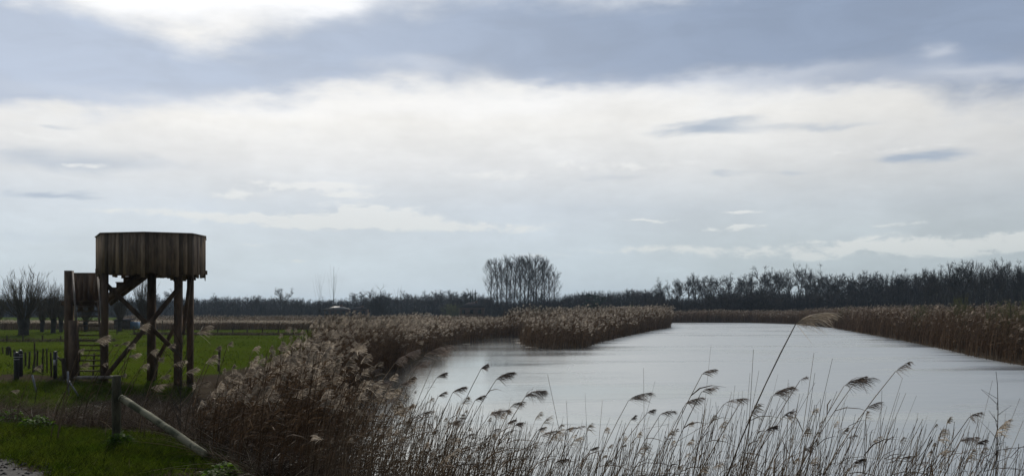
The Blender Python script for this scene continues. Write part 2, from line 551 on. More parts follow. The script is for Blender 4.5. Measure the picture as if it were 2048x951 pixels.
def build_ground():
    fr = np.deg2rad(np.concatenate([np.linspace(-180, -45, 30)[:-1], np.linspace(-45, 45, 260), np.linspace(45, 180, 30)[1:-1]]))
    rr = np.concatenate([[0.5], np.geomspace(1.5, 330, 300), np.geomspace(345, 3500, 22)])
    A, Rr = np.meshgrid(fr, rr)
    X, Y = Rr * np.sin(A), Rr * np.cos(A)
    Z = height(X, Y)
    nr, na = X.shape
    idx = np.arange(nr * na).reshape(nr, na)
    F = np.stack([idx[:-1], np.roll(idx, -1, 1)[:-1], np.roll(idx, -1, 1)[1:], idx[1:]], -1).reshape(-1, 4)[:, ::-1]
    mb = MB()
    # tint carries how bare the soil is (a trodden strip near the tower, the muddy waterside)
    d = river_sd(X, Y)
    soil = np.exp(-(((X + 19.5) / 4.2) ** 2 + ((Y - 32.0) / 2.3) ** 2)) * 1.3 + np.exp(-(((X + 15.0) / 2.0) ** 2 + ((Y - 31.5) / 1.3) ** 2)) * .8
    soil = np.maximum(soil, 1 - smooth01((d - 4) / 5.0) * (y0_mask(X, Y)))
    rough = np.exp(-((Y - (17 + 0.0 * X)) / 6.5) ** 2) * smooth01((-2 - X) / 3) * .75 * (Y > crest(X) + .6)
    bare = .62 * smooth01(mesh_noise(X, Y, 1.1, 41) * 1.6 - .1) * smooth01((-1.5 - X) / 2) * (Y < crest(X) + 2) * (Y > 5)
    soil = np.maximum(soil, bare)
    soil = np.clip(np.maximum(soil, rough) + .12 * mesh_noise(X, Y, .9, 3), 0, 1)
    mb.add(np.stack([X, Y, Z], -1), F, soil.reshape(-1))
    c = np.array([[0, 0, 1.38]])
    mb.add(c, np.zeros((0, 4), int))
    m = bpy.data.materials.new("ground")
    m.use_nodes = True
    t = NT(m.node_tree)
    b = t.n["Principled BSDF"]
    g = t.n.new("ShaderNodeNewGeometry")
    pos = g.outputs["Position"]
    a = t.n.new("ShaderNodeAttribute")
    a.attribute_name = "tint"
    n_big = t.noise(pos, .07, 4, .6)
    n_mid = t.noise(t.vec("MULTIPLY", pos, (1, .5, 1)), .9, 5, .65)
    n_fine = t.noise(pos, 14, 4, .7)
    grass = t.mix(t.mapr(n_big, .35, .65), (.052, .076, .006), (.066, .090, .008))
    grass = t.mix(t.mapr(n_mid, .48, .70, 0, .75), grass, (.068, .072, .016))
    grass = t.mix(t.mapr(n_fine, .45, .75, 0, .5), grass, (.04, .07, .010))
    soil_c = t.mix(t.mapr(n_fine, .3, .7), (.040, .031, .022), (.080, .063, .045))
    soil_c = t.mix(t.mapr(n_mid, .45, .7, 0, .5), soil_c, (.09, .074, .052))
    fac = t.mapr(t.math("ADD", a.outputs["Fac"], t.math("MULTIPLY", t.math("SUBTRACT", n_mid, .5), .8)), .38, .62)
    t.put(b.inputs["Base Color"], t.mix(fac, grass, soil_c))
    b.inputs["Roughness"].default_value = .95
    b.inputs["Specular IOR Level"].default_value = 0.0
    bn = t.n.new("ShaderNodeBump")
    bn.inputs["Strength"].default_value = .8
    bn.inputs["Distance"].default_value = .08
    t.put(bn.inputs["Height"], t.math("ADD", n_fine, t.math("MULTIPLY", n_mid, 1.5)))
    t.l.new(bn.outputs[0], b.inputs["Normal"])
    o = mb.build("ground", m, smooth=True)
    tag(o, kind="structure")


def build_path():
    # gravel track along the dike top, a ragged sheet just above the ground
    mb = MB()
    s = np.linspace(0, 1, 420)
    cx_, cy_ = -12.0 + 9.2 * s, 15.15 - 7.2 * s ** 1.2
    nrm = unit(np.stack([-np.gradient(cy_), np.gradient(cx_)], -1))
    w = np.linspace(-1, 1, 14)
    wid = 1.35 + .12 * np.sin(s * 37) + .10 * np.sin(s * 90 + 1) + .07 * np.sin(s * 211) + .05 * np.sin(s * 397 + 2)
    X = cx_[:, None] - .9 * -nrm[:, :1] * 0 + nrm[:, :1] * w * wid[:, None]
    Y = cy_[:, None] - 1.5 + nrm[:, 1:] * w * wid[:, None]
    Z = height(X, Y) + .012 - .02 * np.abs(w) ** 6 + .006 * mesh_noise(X, Y, 3, 8)
    idx = np.arange(X.size).reshape(X.shape)
    F = np.stack([idx[:-1, :-1], idx[:-1, 1:], idx[1:, 1:], idx[1:, :-1]], -1).reshape(-1, 4)
    mb.add(np.stack([X, Y, Z], -1), F)
    m = mat("gravel", (.040, .036, .032), (.095, .088, .080), 22, rough=.95, tint=0, bump=1.0)
    tag(mb.build("path", m, smooth=True), kind="structure")


def build_water():
    mb = MB()
    mb.add([(-20, -8, 0), (90, -8, 0), (90, 240, 0), (-20, 240, 0)], [(0, 1, 2, 3)])
    m = bpy.data.materials.new("water")
    m.use_nodes = True
    t = NT(m.node_tree)
    b = t.n["Principled BSDF"]
    g = t.n.new("ShaderNodeNewGeometry")
    pos = g.outputs["Position"]
    b.inputs["Base Color"].default_value = (.075, .080, .080, 1)
    b.inputs["IOR"].default_value = 1.6
    t_rough = b.inputs['Roughness']
    b.inputs["Specular IOR Level"].default_value = .5
    # short wind ripples, calmer in bands and in the lee of the left bank
    r1 = t.noise(t.vec("MULTIPLY", pos, (.8, 1.0, 1)), 3.6, 3, .6)
    r2 = t.noise(t.vec("MULTIPLY", pos, (.5, 1.0, 1)), 11.0, 3, .6)
    r0 = t.noise(t.vec("MULTIPLY", pos, (.45, 1.0, 1)), 1.1, 3, .6)
    band = t.noise(t.vec("MULTIPLY", pos, (.035, .16, 1)), 1.0, 3, .55, .3)
    px, py, _z = t.sep(pos)[:3]
    lee = t.mapr(t.math("SUBTRACT", px, t.math("MULTIPLY", py, .10)), -8.0, 6.0, .14, 1.0)
    amp = t.math("MULTIPLY", t.mapr(band, .36, .60, .35, 1.0), lee)
    h = t.math("MULTIPLY", t.math("ADD", t.math("MULTIPLY", r0, 3.2), t.math("ADD", r1, t.math("MULTIPLY", r2, .45))), amp)
    bn = t.n.new("ShaderNodeBump")
    t.put(t_rough, t.mapr(amp, .08, .8, .10, .40, smooth=False))
    bn.inputs["Strength"].default_value = 1.0
    bn.inputs["Distance"].default_value = .013
    t.put(bn.inputs["Height"], h)
    t.l.new(bn.outputs[0], b.inputs["Normal"])
    gl = t.n.new("ShaderNodeBsdfGlossy")
    gl.inputs["Color"].default_value = (.935, .94, .89, 1)
    t.put(gl.inputs["Roughness"], t.mapr(amp, .08, .8, .10, .40, smooth=False))
    t.l.new(bn.outputs[0], gl.inputs["Normal"])
    mx = t.n.new("ShaderNodeMixShader")
    mx.inputs[0].default_value = .5
    t.l.new(b.outputs[0], mx.inputs[1])
    t.l.new(gl.outputs[0], mx.inputs[2])
    t.l.new(mx.outputs[0], t.n["Material Output"].inputs[0])
    tag(mb.build("water", m), kind="structure")


build_ground()
build_path()
build_water()


# ------------------------------------------------------------------ watchtower
def build_tower():
    ZT, ZF = 5.90, 4.72
    plan = [(-14.60, 32.0), (-12.89, 31.6), (-11.47, 32.2), (-11.40, 33.4), (-12.0, 35.2), (-13.8, 35.7), (-15.35, 35.0), (-15.62, 33.8)]
    cxy = np.mean(plan, 0)
    g0 = .72
    t = thing("watchtower", (cxy[0], cxy[1], g0), "tall wooden lookout tower with a ragged plank parapet and stairs at its left side", "watchtower")
    n = len(plan)
    rr = random.Random(5)
    cap = MB()
    for i in range(n):
        a, b = np.array(plan[i]), np.array(plan[(i + 1) % n])
        L = np.linalg.norm(b - a)
        d = (b - a) / L
        if i == 6:                                   # the entrance where the upper stair comes in stays half open at the back
            pass
        nb = max(2, round(L / .142))
        w = L / nb
        nrm = np.array([d[1], -d[0]])
        mb = MB()
        for k in range(nb):
            c = a + d * w * (k + .5)
            low = 4.42 + rr.choice([0, 0, 0, -.02, .04, -.10, -.13, .06]) + rr.uniform(-.02, .02)
            if rr.random() < .07:
                low += .16
            off = (k % 2) * .006 + rr.uniform(0, .004)
            p0 = np.array([c[0] + nrm[0] * off, c[1] + nrm[1] * off, low])
            p1 = np.array([p0[0], p0[1], ZT - .022])
            mb.beam(p0, p1, .028, w + .004, up=(d[0], d[1], 0), tint=rr.choice([.1, .3, .45, .5, .6, .75, .95]))
        # inner rails the boards are nailed to
        for z in (4.62, 5.25, 5.78):
            e0, e1 = a - nrm * .045 + d * .06, b - nrm * .045 - d * .06
            mb.beam((*e0, z), (*e1, z), .05, .11, tint=.4)
        mb.build("parapet_panel", MT["board"], t)
        cap.beam((*(a - d * .02), ZT - .012), (*(b + d * .02), ZT - .012), .10, .032, tint=.5 + .3 * rr.random())
    cap.build("parapet_cap", MT["grey_timber"], t)
    fl = MB()
    ins = [np.array(p) + (cxy - p) * .045 for p in plan]
    k0 = MB()
    top, bot = [(*p, ZF) for p in ins], [(*p, ZF - .05) for p in ins]
    V = top + bot
    F = [(0, 1, 2, 3), (0, 3, 4, 7), (4, 5, 6, 7), (11, 10, 9, 8), (15, 12, 11, 8), (15, 14, 13, 12)] + [(i + 8, (i + 1) % 8 + 8, (i + 1) % 8, i) for i in range(8)]
    fl.add(V, F)
    fl.build("platform_floor", MT["timber"], t)
    for k in range(6):
        y = 32.3 + k * .56
        x0, x1 = (-14.3, -11.6) if k == 0 else (-15.2, -11.7)
        if k == 5:
            x0, x1 = -14.8, -12.3
        MB().beam((x0, y, ZF - .135), (x1, y, ZF - .135), .07, .16).build("joist", MT["timber"], t)
    legs = [(ax(209, 32.12), 32.12, .19), (ax(356, 32.7), 32.7, .24), (ax(302.5, 33.9), 33.9, .25), (ax(380, 33.6), 33.6, .20), (-15.0, 34.6, .2)]
    for (x, y, w) in legs[:4]:
        g = hz(x, y) - .25
        z1 = 5.2 if w < .22 else ZF - .06
        MB().beam((x, y, g), (x + .02, y, z1), w, w * .9, up=(0, 1, 0)).build("leg", MT["timber"], t)

    def brace(a, b, w=.14, dd=.07):
        MB().beam(a, b, dd, w, up=(0, 1, 0)).build("brace", MT["timber"], t)
    yA, yB = 31.98, 32.54
    brace(at(209, 755, yA - .04), at(362, 570, yB - .06), .07, .15)
    brace(at(212, 568, yA + .27), at(362, 712, yB + .20), .07, .15)
    brace(at(380, 556, 33.42), at(366, 668, 32.86), .07, .12)
    brace(at(302, 742, 34.06), at(378, 600, 33.75), .07, .13)

    # stairs: lower flight climbs away from the camera, landing, upper flight to the platform
    s = bpy.data.objects.new("staircase", None)
    COL.objects.link(s)
    s.parent = t
    b0, b1 = np.array([ax(158, 32.1), 32.1, .80]), np.array([ax(206, 32.1), 32.1, .80])
    t0, t1 = np.array([ax(150, 34.4), 34.4, 3.46]), np.array([ax(196, 34.4), 34.4, 3.46])
    for (a, b) in ((b0, t0), (b1, t1)):
        MB().beam(a, b, .055, .24).build("stringer", MT["timber"], s)
    run = unit(np.array([t0[0] - b0[0], t0[1] - b0[1], 0]))
    for k in range(1, 15):
        f = k / 15
        a, b = b0 + (t0 - b0) * f, b1 + (t1 - b1) * f
        MB().beam(a + (.03, 0, 0), b - (.03, 0, 0), .17, .042, up=(0, 0, 1), tint=.12).build("tread", MT["timber"], s)
    # foot plate
    MB().box((ax(189, 31.75), 31.75, .785), (1.25, .42, .09), .1, .5).build("foot_plate", MT["grey_timber"], s)
    # landing
    l0, l1 = ax(144, 35.4), ax(208, 35.4)
    fb = MB()
    for k in range(7):
        fb.box(((l0 + l1) / 2, 34.52 + k * .15, 3.50), (l1 - l0, .14, .035), 0, random.random())
    fb.box(((l0 + l1) / 2, 34.56, 3.40), (l1 - l0, .06, .15), 0, .3)
    fb.box(((l0 + l1) / 2, 35.4, 3.40), (l1 - l0, .06, .15), 0, .3)
    fb.build("landing_floor", MT["timber"], s)
    rl = MB()
    zr = 4.60
    rl.box(((l0 + l1) / 2, 35.5, zr - .08), (l1 - l0, .05, .20), 0, .35)
    rl.box(((l0 + l1) / 2, 35.5, 3.62), (l1 - l0, .05, .16), 0, .35)
    nb = 6
    for k in range(nb):
        x = l0 + (l1 - l0) * (k + .5) / nb
        rl.box((x, 35.46, (3.50 + zr - .1) / 2 + rr.uniform(-.02, .02)), ((l1 - l0) / nb - .012, .025, zr - 3.55), 0, rr.random())
    for k in (1, 3):
        rl.box((l0 + (l1 - l0) * (k + .5) / nb, 35.44, 3.32), ((l1 - l0) / nb, .03, .42), 0, .3)
    rl.build("landing_railing", MT["timber"], s)
    for (x, y, z1, w) in ((ax(138, 34.5), 34.5, 4.66, .25), (ax(143, 35.5), 35.5, 4.62, .14), (ax(212, 35.5), 35.5, 4.62, .14)):
        MB().beam((x, y, hz(x, y) - .2), (x, y, z1), w, w, up=(0, 1, 0), tint=.4).build("newel_post", MT["timber"], s)
    for (x, y, z1, w) in ((ax(147, 32.35), 32.35, 2.78, .27), (ax(206, 32.5), 32.5, 2.55, .15)):
        MB().beam((x, y, hz(x, y) - .2), (x, y, z1), w, w * .8, up=(0, 1, 0), tint=.4).build("newel_post", MT["timber"], s)
    MB().beam(at(145.5, 547, 34.4), at(153, 646, 32.5), .05, .20).build("handrail", MT["grey_timber"], s)
    MB().beam(at(195.5, 552, 34.4), at(207, 668, 32.5), .05, .20).build("handrail", MT["grey_timber"], s)
    MB().beam(at(150, 615, 34.3), at(160, 720, 32.35), .04, .15).build("handrail", MT["timber"], s)
    # upper flight from the landing rightwards up to the platform, saw-toothed carriages under the treads
    ua, ub = np.array([ax(205, 34.7), 34.70, 3.42]), np.array([ax(290, 34.5), 34.50, ZF - .08])
    nst = 6
    for dy in (0.0, .62):
        mb = MB()
        a, b = ua + (0, dy, 0), ub + (0, dy, 0)
        mb.beam(a, b, .06, .22, up=(0, 0, 1), tint=.3)
        for k in range(nst):
            p = a + (b - a) * (k + .5) / nst
            hs = (b[2] - a[2]) / nst
            mb.box((p[0], p[1] + .004, p[2] + .16), ((b[0] - a[0]) / nst - .004, .052, hs), 0, .3)
        mb.build("stringer", MT["timber"], s)
    for k in range(nst):
        p = ua + (ub - ua) * (k + .5) / nst
        MB().box((p[0], p[1] + .31, p[2] + .16 + (ub[2] - ua[2]) / nst / 2 + .022), ((ub[0] - ua[0]) / nst + .03, .74, .04), 0, rr.random()).build("tread", MT["timber"], s)


# ------------------------------------------------------------------ posts and fences
def round_post(name, x, y, z1, r, material, lean=(0, 0), point=0.0, parent=None, seg=9, tint=None):
    g = hz(x, y)
    zs = np.linspace(g - .25, z1, 7)
    f = (zs - g) / max(z1 - g, .1)
    P = np.stack([x + lean[0] * f, y + lean[1] * f, zs], -1)
    rad = r * (1 + .05 * np.sin(zs * 9 + x * 5))
    P = np.concatenate([P, P[-1:] + (0, 0, .012 + point)])
    rad = np.concatenate([rad, [r * (.82 if point == 0 else .15)]])
    mb = MB()
    mb.tubes(P, rad, seg, random.random() if tint is None else tint, caps=True)
    return mb


def build_posts():
    # near brace: upright post with a slanting pole running down to the grass
    x, y = ax(233, 12.7), 12.7
    t = thing("braced_post", (x, y, hz(x, y)), "short round mossy post with a pale pole slanting down from it to the grass", "fence post")
    zt = EYE - (752 - HZ) / F_PX * y
    m = round_post("post", x, y, zt, .061, None, seg=16)
    m.build("post", MT["post"], t, smooth=True)
    a, b = at(243, 795, 12.62), at(416, 912, 11.0)
    d = b - a
    P = np.stack([a + d * f + np.array([0, 0, .012 * math.sin(f * 3.1)]) for f in np.linspace(0, 1, 12)])
    mb = MB()
    mb.tubes(np.concatenate([[P[0] - d * .004], P, [P[-1] + d * .003]]), np.concatenate([[.04], np.full(12, .047) + .003 * np.sin(np.arange(12) * 1.9), [.045]]), 14, .5, caps=True)
    mb.build("slanting_pole", MT["rail"], t, smooth=True)
    for f in (.02, .05):
        c = a + d * f
        u = unit(d)
        s1 = unit(np.cross(u, (0, 0, 1)))
        s2 = np.cross(s1, u)
        an = np.linspace(0, 6.283, 13)
        mb = MB()
        mb.tubes(c + .052 * (np.cos(an)[:, None] * s1 + np.sin(an)[:, None] * s2), .004, 4, .5)
        mb.build("wire_tie", MT["stake"], t)

    # black bollards with pale bands
    for (px, Y, top, bot, lab) in ((33, 30.4, 703, 766, "black round-topped bollard with two pale bands, nearest on the bare soil left of the tower"),
                                   (41, 33.2, 699, 746, "black bollard half hidden behind the banded bollard on the bare soil")):
        x = ax(px, Y)
        t = thing("bollard", (x, Y, hz(x, Y)), lab, "bollard", "black bollards on the bare soil")
        zt = EYE - (top - HZ) / F_PX * Y
        z = np.array([hz(x, Y) - .2, hz(x, Y) + .3, zt - .12, zt - .07, zt - .02, zt])
        mb = MB()
        mb.tubes(np.stack([np.full(6, x), np.full(6, Y), z], -1), np.array([.085, .085, .085, .08, .055, .01]), 14, .5, caps=True)
        mb.build("shaft", MT["black"], t, smooth=True)
        for dz in (.18, .26):
            mb = MB()
            zz = zt - dz
            mb.tubes(np.array([(x, Y, zz), (x, Y, zz + .022)]), np.array([.087, .087]), 14, .5, caps=True)
            mb.build("band", MT["white"], t)
    Y = 32.5
    x = ax(110.5, Y)
    t = thing("marker_post", (x, Y, hz(x, Y)), "black square marker post with a white label, beside the tower stairs", "marker post")
    zt = EYE - (702 - HZ) / F_PX * Y
    MB().beam((x, Y, hz(x, Y) - .2), (x, Y, zt), .10, .10, up=(0, 1, 0)).build("shaft", MT["black"], t)
    MB().box((x, Y - .056, zt - .40), (.085, .006, .19)).build("label_plate", MT["white"], t)

    # old stakes of the field fence, left of the tower
    st = [(6, 693, 706, 2.4), (12.6, 693.5, 708, 2.6), (17, 692, 709, 4.6), (22, 694, 713, 3), (28, 699, 713, 3.4), (44, 702, 728, 3.6), (51, 704, 731, 4), (58, 703, 736, 3.8), (66, 705, 742, 4),
          (68.8, 688, 741, 3.2), (74, 700, 740, 3.4), (84, 697, 743, 3.2), (94, 697, 744, 2.8), (103, 704, 751, 3.6), (129, 716, 754, 8)]
    own = {8: "thick stake leaning against the tall pointed stake in the fence left of the tower", 9: "tall pointed fence stake standing above its neighbours left of the tower",
           14: "broad short wooden stump right at the foot of the tower's left post", 2: "thick dark stake in the far end of the fence at the left edge"}
    for i, (px, top, bot, wpx) in enumerate(st):
        Y = (EYE - .74) * F_PX / (bot - HZ)
        x = ax(px, Y)
        zt = EYE - (top - HZ) / F_PX * Y
        mb = round_post("s", x, Y, zt, wpx / F_PX * Y / 2, None, lean=(random.uniform(-.05, .05) + (.12 if i == 8 else 0), 0), point=.12 if i == 9 else 0)
        tag(mb.build("fence_stake", MT["stake"], origin=(x, Y, hz(x, Y)), smooth=False), own.get(i, "weathered grey stake in the old row of fence stakes left of the tower"), "fence stake", "old fence stakes left of the tower")
    # slanting strut of that fence
    a, b = at(113, 711, 32.9), at(128, 725, 32.6)
    mb = MB()
    mb.tubes(np.array([a, b]), np.array([.035, .035]), 8, .4, caps=True)
    tag(mb.build("fence_strut", MT["stake"], origin=tuple(a)), "short slanting pole between the white-labelled marker post and the stump", "fence strut")
    # stakes seen under the tower
    for (px, top, bot, w, lab) in ((186, 706, 747, 3.6, "dark leaning stake seen between the stair treads of the tower"), (312.5, 704, 742, 4.5, "dark stake in the meadow just right of the tower's middle leg"),
                                   (437, 695, 728, 5.0, "lone dark post in the green meadow right of the tower, half behind reed plumes")):
        Y = (EYE - .74) * F_PX / (bot - HZ)
        x = ax(px, Y)
        mb = round_post("s", x, Y, EYE - (top - HZ) / F_PX * Y, w / F_PX * Y / 2, None, lean=(.05, 0))
        tag(mb.build("fence_stake", MT["stake"], origin=(x, Y, hz(x, Y))), lab, "fence stake")
    for (px, top, bot, ln, lab) in ((71, 749, 778, .10, "thin grey tube leaning on the grass below the row of fence stakes"), (137, 742, 771, .02, "upright thin grey tube in front of the tower's left post"),
                                    (151, 757, 768, .25, "short grey tube lying slanted before the tower stairs")):
        Y = 27.5
        x = ax(px, Y)
        z1 = EYE - (top - HZ) / F_PX * Y
        z0 = EYE - (bot - HZ) / F_PX * Y - .15
        mb = MB()
        mb.tubes(np.array([(x - ln, Y, z1), (x + ln * .5, Y, min(z0, hz(x, Y) - .05))]), np.array([.028, .028]), 8, .5, caps=True)
        tag(mb.build("grey_tube", MT["pipe"], origin=(x, Y, hz(x, Y)), smooth=True), lab, "tube")

    # wire fence across the meadow behind the tower
    posts = [(14, 671, 683), (46, 669, 683), (85, 670, 682), (121, 671, 682), (234, 650, 668), (268, 652, 668), (325, 640, 662), (405, 655, 667), (435.5, 655, 668), (465.5, 655, 668), (494.6, 655, 668), (525, 654, 667), (557, 655, 667), (587, 654, 666), (615, 653, 665), (645, 652, 664)]
    t = thing("wire_fence", (ax(435, 88), 88, hz(ax(435, 88), 88)), "low wire fence with thin dark posts crossing the green meadow behind the tower", "fence")
    tops = []
    for (px, top, bot) in posts:
        Y = (EYE - .74) * F_PX / (bot - HZ)
        x = ax(px, Y)
        zt = EYE - (top - HZ) / F_PX * Y
        mb = round_post("p", x, Y, zt, .055, None, seg=6)
        mb.build("fence_post", MT["stake"], t)
        tops.append((x, Y, zt))
    for f in (.95, .55):
        mb = MB()
        for (a, b) in zip(tops[:-1], tops[1:]):
            za, zb = hz(a[0], a[1]), hz(b[0], b[1])
            p0, p1 = np.array([a[0], a[1], za + (a[2] - za) * f]), np.array([b[0], b[1], zb + (b[2] - zb) * f])
            pm = (p0 + p1) / 2 - (0, 0, .03)
            mb.tubes(np.array([p0, pm, p1]), np.full(3, .008), 3, .4)
        mb.build("wire", MT["stake"], t)


# ------------------------------------------------------------------ trees
def grow(rng, kind):
    """returns trunk paths and twig paths, each a list of (points, radii)"""
    trunk, tw = [], []

    def path(p, d, L, n, wander, trop):
        pts = [np.array(p, float)]
        d = np.array(d, float)
        for _ in range(n):
            d = unit(d + rng.normal(0, wander, 3) + np.array([0, 0, trop]))
            pts.append(pts[-1] + d * L / n)
        return np.array(pts)

    def side(d, ang):
        a = unit(np.cross(d, rng.normal(0, 1, 3)))
        return unit(d * math.cos(ang) + a * math.sin(ang))

    def tang(P, f):
        i = min(int(f * (len(P) - 1)), len(P) - 2)
        fr = f * (len(P) - 1) - i
        return P[i] * (1 - fr) + P[i + 1] * fr, unit(P[i + 1] - P[i])

    def twigs(P, n, L, ang, w, lv, lo=.15, trop=.05):
        for _ in range(n):
            f = lo + (1 - lo) * rng.random() ** .8
            p, d = tang(P, f)
            q = path(p, side(d, R(rng.uniform(*ang))), L * rng.uniform(.6, 1.2) * (1.15 - .4 * f), 2, .12, trop)
            tw.append((q, np.array([w, w * .8, w * .4])))
            if lv:
                twigs(q, max(3, n // 2), L * .6, ang, w * .8, lv - 1, .1, trop)

    if kind == "poplar":
        H = 20.0
        P = path((0, 0, -.3), (0, 0, 1), H * .93, 10, .018, .02)
        trunk.append((P, np.linspace(.30, .03, 11)))
        for i in range(54):
            f = .18 + .80 * (i + rng.random()) / 54
            p, d = tang(P, f)
            L = H * (.24 * math.sin(min(1, (f + .05) * 1.0) * 3.0) ** .7 + .06) * rng.uniform(.65, 1.1)
            if f < .35:
                L *= .6
            q = path(p, side(np.array([0, 0, 1.0]), R(rng.uniform(28, 52))), L, 4, .07, .16)
            trunk.append((q, np.linspace(.05, .015, 5)))
            twigs(q, 6, 1.7, (15, 40), .060, 1, .15, .14)
    elif kind in ("round", "tall"):
        H = 14.0 if kind == "round" else 15.0
        hf = .36 if kind == "round" else .45
        P = path((0, 0, -.3), (0, 0, 1), H * hf + .3, 5, .05, .05)
        trunk.append((P, np.linspace(.30, .20, 6)))
        nl = rng.integers(3, 6)
        a0 = rng.random() * 6.28
        for i in range(nl):
            a = a0 + i * 6.28 / nl + rng.normal(0, .3)
            sp = rng.uniform(.30, .75) if kind == "round" else rng.uniform(.12, .45)
            p, _d = tang(P, rng.uniform(.75, 1.0))
            q = path(p, unit([math.cos(a) * sp, math.sin(a) * sp, 1]), H * (1 - hf) * rng.uniform(.72, .98), 6, .10, .06)
            trunk.append((q, np.linspace(.16, .035, 7)))
            for _ in range(8):
                f = rng.uniform(.2, .97)
                p2, d2 = tang(q, f)
                q2 = path(p2, side(d2, R(rng.uniform(28, 60))), H * .17 * rng.uniform(.6, 1.3), 4, .14, .06)
                trunk.append((q2, np.linspace(.06, .02, 5)))
                twigs(q2, 8, 1.3, (20, 55), .072, 1, .15, .04)
            twigs(q, 10, 1.5, (20, 55), .072, 1, .35, .05)
    elif kind == "willow":
        P = path((0, 0, -.2), (0, 0, 1), 2.0, 4, .05, .02)
        trunk.append((P, np.array([.42, .36, .36, .44, .40])))
        for i in range(130):
            a = rng.random() * 6.28
            th = abs(rng.normal(0, .52))
            d = np.array([math.cos(a) * math.sin(th), math.sin(a) * math.sin(th), math.cos(th)])
            s = np.array([math.cos(a) * .3, math.sin(a) * .3, 1.75 + rng.uniform(-.2, .1)])
            q = path(s, d, rng.uniform(2.8, 5.2) * (1 - .22 * th), 6, .05, .11)
            tw.append((q, np.linspace(.045, .015, 7)))
            twigs(q, 9, .9, (12, 40), .022, 0, .2, .08)
    elif kind == "bush":
        for i in range(34):
            a = rng.random() * 6.28
            th = abs(rng.normal(0, .45))
            d = np.array([math.cos(a) * math.sin(th), math.sin(a) * math.sin(th), math.cos(th)])
            q = path((math.cos(a) * .5, math.sin(a) * .5, -.1), d, rng.uniform(3.2, 5.6) * (1 - .3 * th), 5, .10, .04)
            trunk.append((q, np.linspace(.05, .014, 6)))
            twigs(q, 9, 1.2, (18, 55), .045, 1, .15, .05)
    elif kind == "sapling":
        H = 5.6
        P = path((0, 0, -.2), (0, 0, 1), H, 9, .012, .03)
        trunk.append((P, np.linspace(.024, .006, 10)))
        for i in range(15):
            f = .46 + .42 * (i + rng.random()) / 15
            p, d = tang(P, f)
            q = path(p, side(np.array([0, 0, 1.0]), R(rng.uniform(32, 48))), H * rng.uniform(.18, .40) * (1.35 - .7 * f), 5, .03, .17)
            tw.append((q, np.linspace(.014, .006, 6)))
    elif kind == "cone" or kind == "spire":
        H = 10.0
        P = path((0, 0, -.2), (0, 0, 1), H * .97, 6, .01, .02)
        trunk.append((P, np.linspace(.20, .03, 7)))
        wd = .22 if kind == "cone" else .075
        for i in range(620):
            f = rng.random() ** .8
            a = rng.random() * 6.28
            r = H * wd * (1 - f) ** .75 * rng.uniform(.45, 1.0) * (1 if f > .08 else .7)
            c = np.array([0, 0, H * (.06 + .92 * f)])
            e = c + (math.cos(a) * r, math.sin(a) * r, -.18 * r if kind == "cone" else r * 1.5)
            tw.append((np.array([c + (e - c) * .35, (c + e) / 2 + (0, 0, .12 * r), e]), np.array([.16, .36, .10]) * (1 if kind == "cone" else .6)))
    elif kind == "pine":
        H = 9.0
        P = path((0, 0, -.2), (0, 0, 1), H * .92, 6, .03, .02)
        trunk.append((P, np.linspace(.22, .05, 7)))
        for i in range(16):
            f = .35 + .62 * (i + rng.random()) / 16
            p, d = tang(P, f)
            a = rng.random() * 6.28
            L = 2.9 * (1.15 - .75 * f) + .4
            q = path(p, unit([math.cos(a), math.sin(a), .15]), L, 4, .08, .05)
            trunk.append((q, np.linspace(.06, .02, 5)))
            for _ in range(34):
                c = tang(q, rng.uniform(.25, 1))[0] + rng.normal(0, .28, 3) * (1, 1, .45)
                e = c + rng.normal(0, .38, 3) * (1, 1, .4)
                tw.append((np.array([c, (c + e) / 2, e]), np.array([.08, .26, .06])))
    return trunk, tw


def tree_meshes(kind, seed, twmat="twig"):
    rng = np.random.default_rng(seed)
    trunk, tw = grow(rng, kind)
    a = MB()
    for P, r in trunk:
        a.tubes(P, r, 5 if r[0] > .1 else 3, rng.random())
    b = MB()
    by = {}
    for P, w in tw:
        by.setdefault(len(P), []).append((P, w))
    for k, lst in by.items():
        P = np.array([x[0] for x in lst])
        W = np.array([x[1] for x in lst])
        s = unit(np.cross(P[:, -1] - P[:, 0], rng.normal(0, 1, (len(P), 3))))
        b.ribbons(P, W, s, rng.random(len(P)))
    return a.mesh("trunk", MT["bark"]), b.mesh("crown", MT[twmat])


class Kind:
    def __init__(self, name, kind, n, cat, twmat="twig", seed=0, h=None):
        self.name, self.cat, self.i, self.h = name, cat, 0, h
        self.m = [tree_meshes(kind, seed + 17 * k, twmat) for k in range(n)]

    def place(self, px, top, Y, label, group=None, wide=1.0, v=None, base=None, rz=None):
        x = ax(px, Y)
        g = hz(x, Y) if base is None else base
        H = EYE - (top - HZ) / F_PX * Y - g
        tm, cm = self.m[(self.i if v is None else v) % len(self.m)]
        self.i += 1
        t = thing(self.name, (x, Y, g), label, self.cat, group)
        for nm, me in (("trunk", tm), ("crown", cm)):
            o = bpy.data.objects.new(nm, me)
            COL.objects.link(o)
            o.parent = t
        s = H / self.h
        t.scale = (s * wide, s * wide, s)
        t.rotation_euler = (0, 0, random.random() * 6.28 if rz is None else rz)
        return t


